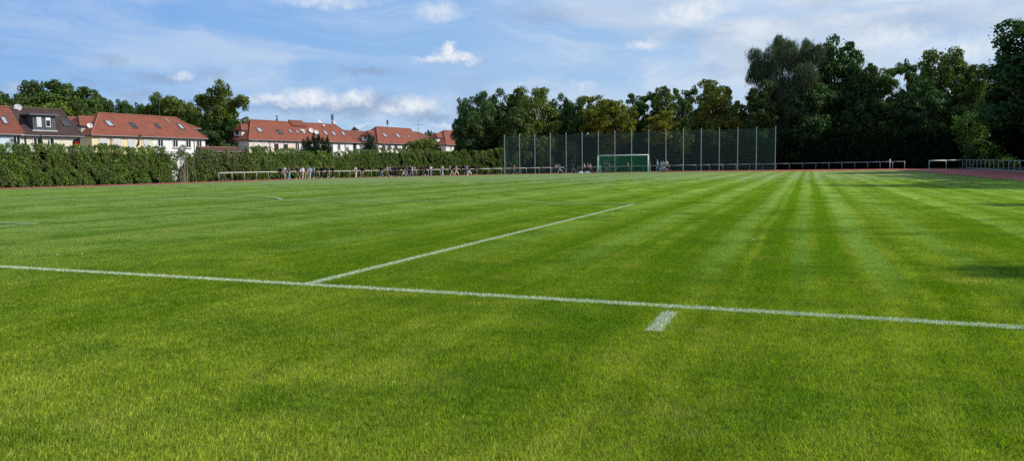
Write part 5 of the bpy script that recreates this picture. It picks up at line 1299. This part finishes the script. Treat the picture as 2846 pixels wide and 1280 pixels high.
# px, radius offset on the track, pose, top, colour, bottom, colour, hair, colour, shoes, label
PEOPLE = [
 (777.5, 42.6, 'b', 'long', 'black', 'slim', 'black', 'cap', 'dgrey', 'black', 'person all in black with a cap, leftmost of the walkers', G1, 1.02),
 (791, 41.8, 'd', 'tee', 'white', 'wide', 'white', 'short', 'brownhair', 'white', 'person in white shirt and wide white trousers, second from the left end of the walkers', G1, 1.03),
 (802, 41.2, 'a', 'tee', 'grey', 'slim', 'teal', 'short', 'brownhair', 'white', 'person in dark grey shirt and bluish jeans, third from the left end', G1, 1.0),
 (826, 42.4, 'a', 'tee', 'dgrey', 'slim', 'olive', 'short', 'blonde', 'white', 'tall fair haired person in dark grey shirt and olive trousers', G1, 1.07),
 (832, 43.2, 'b', 'long', 'black', 'slim', 'dgrey', 'short', 'darkhair', 'black', 'person in black seen behind the white hooded one', G1, 1.0),
 (840, 41.2, 'a', 'hood', 'white', 'slim', 'beige', 'short', 'blonde', 'white', 'person in loose white hooded top and pale beige trousers', G1, 1.03),
 (850.5, 42.3, 'c', 'tee', 'olive', 'slim', 'beige', 'long', 'brownhair', 'white', 'long haired person in dark olive top and beige trousers', G1, 1.0),
 (860.5, 41.5, 'b', 'hood', 'lav', 'slim', 'lblue', 'short', 'darkhair', 'white', 'person in pale lavender hooded top and light blue jeans', G1, 1.05),
 (870.5, 41.6, 'd', 'hood', 'mint', 'slim', 'jeans', 'long', 'brownhair', 'white', 'person in mint green jacket and dark blue jeans', G1, 1.0),
 (877, 42.8, 'a', 'long', 'black', 'slim', 'dgrey', 'long', 'redhair', 'white', 'auburn haired person in black top just right of the mint green jacket', G1, 1.04),
 (893, 41.8, 'b', 'long', 'black', 'wide', 'black', 'long', 'blonde', 'white', 'long blonde haired person all in black with wide trousers', G1, 1.08),
 (909.5, 41.5, 'a', 'tee', 'dgrey', 'shorts', 'dgrey', 'short', 'blonde', 'white', 'blonde person in dark grey top and skirt length shorts with bare legs', G1, 1.03),
 (925, 41.6, 'b', 'tee', 'black', 'slim', 'black', 'long', 'blonde', 'white', 'blonde person in black with bare arms, last before a wide gap', G1, 1.05),
 (988, 42.0, 'd', 'tee', 'white', 'wide', 'cream', 'short', 'blonde', 'white', 'person in white shirt and cream trousers standing alone before the hedge', G1, 1.12),
 (1007, 42.4, 'a', 'hood', 'black', 'shorts', 'pink', 'short', 'darkhair', 'black', 'person in black jacket and pink shorts with bare legs', G1, 1.04),
 (1058.5, 41.7, 'e', 'long', 'black', 'slim', 'jeans', 'short', 'blonde', 'white', 'person in black top and dark jeans striding at the left of the long dark group', G1, 1.12),
 (1075.5, 41.8, 'a', 'tee', 'lav', 'slim', 'olive', 'short', 'brownhair', 'white', 'person in pale lavender shirt and olive grey trousers', G1, 1.08),
 (1083.5, 42.6, 'b', 'tee', 'lgrey', 'slim', 'black', 'short', 'brownhair', 'white', 'person in light grey shirt beside the lavender shirted one', G1, 1.08),
 (1090.5, 41.6, 'a', 'tee', 'navy', 'slim', 'black', 'short', 'brownhair', 'white', 'person in navy shirt and black trousers', G1, 1.05),
 (1095, 43.0, 'b', 'long', 'black', 'slim', 'black', 'short', 'blonde', 'white', 'tall fair haired person in black behind the navy shirt', G1, 1.16),
 (1101, 41.5, 'c', 'hood', 'dgrey', 'slim', 'black', 'short', 'brownhair', 'black', 'person in charcoal jacket bending an arm forward', G1, 1.08),
 (1108, 42.2, 'd', 'long', 'black', 'slim', 'olive', 'short', 'darkhair', 'white', 'person in black top and olive trousers', G1, 1.1),
 (1120.5, 41.5, 'e', 'tee', 'black', 'slim', 'lgrey', 'short', 'brownhair', 'black', 'person in black shirt and light grey jeans striding', G1, 1.12),
 (1130.5, 42.0, 'b', 'hood', 'grey', 'slim', 'ljeans', 'long', 'brownhair', 'lblue', 'person in grey jacket and light blue jeans left of the pale pole', G1, 1.12),
 (1137, 42.8, 'c', 'tee', 'black', 'slim', 'black', 'short', 'darkhair', 'black', 'person in black shirt, bare forearms, just left of the pale pole', G1, 1.08),
 (1141.5, 41.9, 'a', 'long', 'dgrey', 'slim', 'grey', 'short', 'blonde', 'white', 'fair haired person in charcoal half hidden by the pale pole', G1, 1.14),
 (1151.5, 41.4, 'e', 'tee', 'pink', 'slim', 'jeans', 'short', 'darkhair', 'black', 'person in pale pinkish top and blue jeans, right of the pale pole', G1, 1.1),
 (1168.5, 42.0, 'b', 'long', 'maroon', 'wide', 'black', 'short', 'blonde', 'black', 'person in dark maroon top and black trousers', G1, 1.1),
 (1177, 41.6, 'a', 'hood', 'dgrey', 'slim', 'jeans', 'short', 'brownhair', 'white', 'person in charcoal jacket and blue jeans, right beside the maroon top', G1, 1.12),
 (1184, 42.6, 'c', 'tee', 'black', 'slim', 'black', 'short', 'darkhair', 'white', 'person in black behind the white shirted jeans wearer', G1, 1.08),
 (1197, 41.6, 'd', 'tee', 'white', 'slim', 'ljeans', 'short', 'darkhair', 'white', 'person in white shirt and blue jeans facing the field', G1, 1.04),
 (1229.5, 41.8, 'b', 'tee', 'white', 'slim', 'lblue', 'short', 'brownhair', 'white', 'person in white shirt and pale blue trousers walking alone', G1, 1.12),
 (1250.5, 42.4, 'd', 'tee', 'white', 'slim', 'black', 'short', 'brownhair', 'white', 'person in white shirt and black trousers, left of a close pair', G1, 1.12),
 (1255.5, 41.5, 'e', 'long', 'maroon', 'slim', 'pink', 'short', 'brownhair', 'white', 'person in dark red brown top and pink trousers, right of a close pair', G1, 1.1),
 (1268, 41.7, 'a', 'tee', 'lav', 'slim', 'cream', 'short', 'darkhair', 'white', 'person in pale lavender shirt and cream trousers walking right of the close pair', G1, 1.14),
 (1282, 42.2, 'b', 'hood', 'black', 'wide', 'black', 'short', 'blonde', 'black', 'bulky person all in black with fair hair before the dark hedge', G1, 1.14),
 (1292, 42.6, 'c', 'long', 'dgrey', 'slim', 'black', 'short', 'darkhair', 'black', 'dark clad person behind the light blue shirt', G1, 1.1),
 (1298, 41.6, 'd', 'tee', 'lblue', 'slim', 'ljeans', 'short', 'brownhair', 'white', 'person in pale blue shirt and faded jeans', G1, 1.16),
 (1304.5, 41.8, 'a', 'tee', 'black', 'slim', 'white', 'long', 'redhair', 'white', 'person in black vest and bright white trousers with auburn hair', G1, 1.18),
 (1322, 42.0, 'b', 'long', 'black', 'slim', 'black', 'short', 'darkhair', 'white', 'person in black with white shoes, second from the right end of the hedge walkers', G1, 1.12),
 (1331.5, 41.6, 'd', 'tee', 'black', 'slim', 'black', 'short', 'brownhair', 'black', 'tall person in black with bare arms, last of the hedge walkers', G1, 1.2),
 (1422.7, 41.6, 'b', 'long', 'dgrey', 'slim', 'black', 'short', 'brownhair', 'black', 'person in charcoal beside the yellow fronted one behind the fence', G2, 1.05),
 (1430.5, 41.6, 'a', 'tee', 'yellow', 'slim', 'jeans', 'short', 'darkhair', 'white', 'person with a bright yellow top behind the left end of the ball fence', G2, 1.03),
 (1544.6, 41.4, 'a', 'tee', 'lav', 'slim', 'dgrey', 'short', 'darkhair', 'black', 'person in pale lavender top, left of three behind the ball fence', G2, 1.0),
 (1549.5, 42.2, 'c', 'long', 'tan', 'slim', 'black', 'short', 'brownhair', 'black', 'person in tan top, middle of three behind the ball fence', G2, 1.06),
 (1555.5, 41.4, 'e', 'tee', 'blue', 'slim', 'lblue', 'short', 'brownhair', 'pink', 'person in bright blue shirt, right of three behind the ball fence', G2, 1.04),
 (1593.5, 41.6, 'a', 'long', 'navy', 'slim', 'grey', 'short', 'brownhair', 'white', 'lone person in navy walking in the railing gap behind the fence', G2, 1.02),
 (1624.6, 41.7, 'c', 'tee', 'white', 'slim', 'black', 'short', 'darkhair', 'black', 'person in white top and black trousers left of the goal', G2, 1.0),
 (1634, 42.0, 'b', 'long', 'tan', 'slim', 'black', 'short', 'brownhair', 'black', 'person in tan jacket between two white shirts left of the goal', G2, 1.1),
 (1641.6, 41.4, 'e', 'tee', 'white', 'slim', 'dgrey', 'short', 'darkhair', 'black', 'person in white shirt and dark trousers striding just left of the goal post', G2, 1.12),
 (1664, 41.8, 'e', 'tee', 'cream', 'slim', 'cream', 'short', 'brownhair', 'white', 'pale clad person directly behind the left goal post', G2, 1.06),
 (1681, 42.0, 'b', 'long', 'grey', 'slim', 'dgrey', 'short', 'brownhair', 'black', 'person in grey seen through the net, left of three', G2, 1.06),
 (1687, 41.6, 'c', 'hood', 'navy', 'slim', 'ljeans', 'short', 'darkhair', 'black', 'person in navy jacket and jeans seen through the net, middle of three', G2, 1.08),
 (1694, 41.4, 'a', 'tee', 'gold', 'slim', 'dgrey', 'short', 'brownhair', 'black', 'person in golden top seen through the net, right of three', G2, 1.05),
 (1745.7, 41.5, 'c', 'tee', 'gold', 'slim', 'navy', 'short', 'blonde', 'black', 'lone person in golden top seen through the middle of the net', G2, 1.04),
]
hr_ = random.Random(3)
for (px, rad, pose, top, tc_, bot, bc_, hair, hc_, shoe, lab, grp, h) in PEOPLE:
    x, y = oval_pt(px, rad)
    # walking anticlockwise as seen from the bend towards the left straight
    if y <= YC1: face = math.pi
    else:
        a = math.atan2(y-YC1, x-CX); face = math.atan2(math.cos(a), -math.sin(a))-math.pi/2
    if px == 1197: face = math.pi+.2
    h = min(h, 1.04)
    person(x, y, face+hr_.uniform(-.25, .25), pose, top, tc_, bot, bc_, hair, hc_, shoe, lab, grp, h*hr_.uniform(.98, 1.02))
for (px, yy, pose, top, tc_, bot, bc_, hair, hc_, shoe, lab, h) in [
 (1828, 107.0, 'c', 'tee', 'white', 'slim', 'ljeans', 'cap', 'white', 'white', 'person in white shirt, light jeans and white cap, right of the goal', .98),
 (1838.5, 107.2, 'a', 'hood', 'lav', 'slim', 'lav', 'short', 'brownhair', 'white', 'person in pale lavender top and trousers, second of five right of the goal', .97),
 (1844.5, 107.3, 'e', 'tee', 'cream', 'slim', 'cream', 'short', 'brownhair', 'yellow', 'person in cream clothes, middle of five right of the goal', 1.0),
 (1849.5, 108.6, 'e', 'tee', 'orange', 'shorts', 'jeans', 'short', 'darkhair', 'black', 'shorter person in orange top behind a fence post right of the goal', .92),
 (1855, 107.1, 'e', 'tee', 'white', 'slim', 'navy', 'short', 'brownhair', 'grey', 'tall person in white top and dark blue jeans, rightmost of five right of the goal', 1.05)]:
    d = ray(px, 470); q = CAM+d*((yy-CAM[1])/d[1])
    person(float(q[0]), yy, math.pi/2+hr_.uniform(-.15, .15), pose, top, tc_, bot, bc_, hair, hc_, shoe, lab, 'walkers right of the goal', h)

# small white clover heads in the turf
m_clover = plain('clover_white', (0.78, 0.80, 0.66), 0.8); cl = bmesh.new(); bmesh.ops.create_icosphere(cl, subdivisions=1, radius=0.012)
for v in cl.verts: v.co.z = v.co.z*.7+.042
st_ = bmesh.ops.create_cone(cl, segments=5, radius1=.0025, radius2=.002, depth=.04)
for v in st_['verts']: v.co.z += .02
cme = bpy.data.meshes.new('clover_flower'); cl.to_mesh(cme); cl.free(); cme.materials.append(m_clover)
for (px, py) in ((1735, 605), (1852, 611), (1913, 637), (1922, 635), (1931, 639), (2085, 667), (2092, 664), (2098, 666), (2432, 634), (1713, 554), (1270, 614), (1683, 575), (996, 648), (1011, 648), (159, 717), (228, 714), (1491, 563), (2078, 599), (2090, 602), (330, 668)):
    d = ray(px, py); q = CAM+d*(CAM[2]/-d[2]); x, y = float(q[0]), float(q[1]); o = link('clover_flower', cme, None, (x, y, float(ground_interp(x, y)[0]))); o.scale = (.85, .85, 0.7)
    tag(o, 'small white clover flower head in the mown grass', 'flower', 'clover flowers dotted over the pitch')

# ------------------------------------------------------------------ render settings
scene.view_settings.view_transform = 'Standard'; scene.view_settings.look = 'None'; scene.view_settings.exposure = 0; scene.view_settings.gamma = 1
scene.render.engine = 'CYCLES'
cy = scene.cycles
cy.max_bounces = 6; cy.diffuse_bounces = 3; cy.glossy_bounces = 2; cy.transmission_bounces = 3; cy.transparent_max_bounces = 4
cy.caustics_reflective = False; cy.caustics_refractive = False
cy.use_denoising = False
scene.render.film_transparent = False
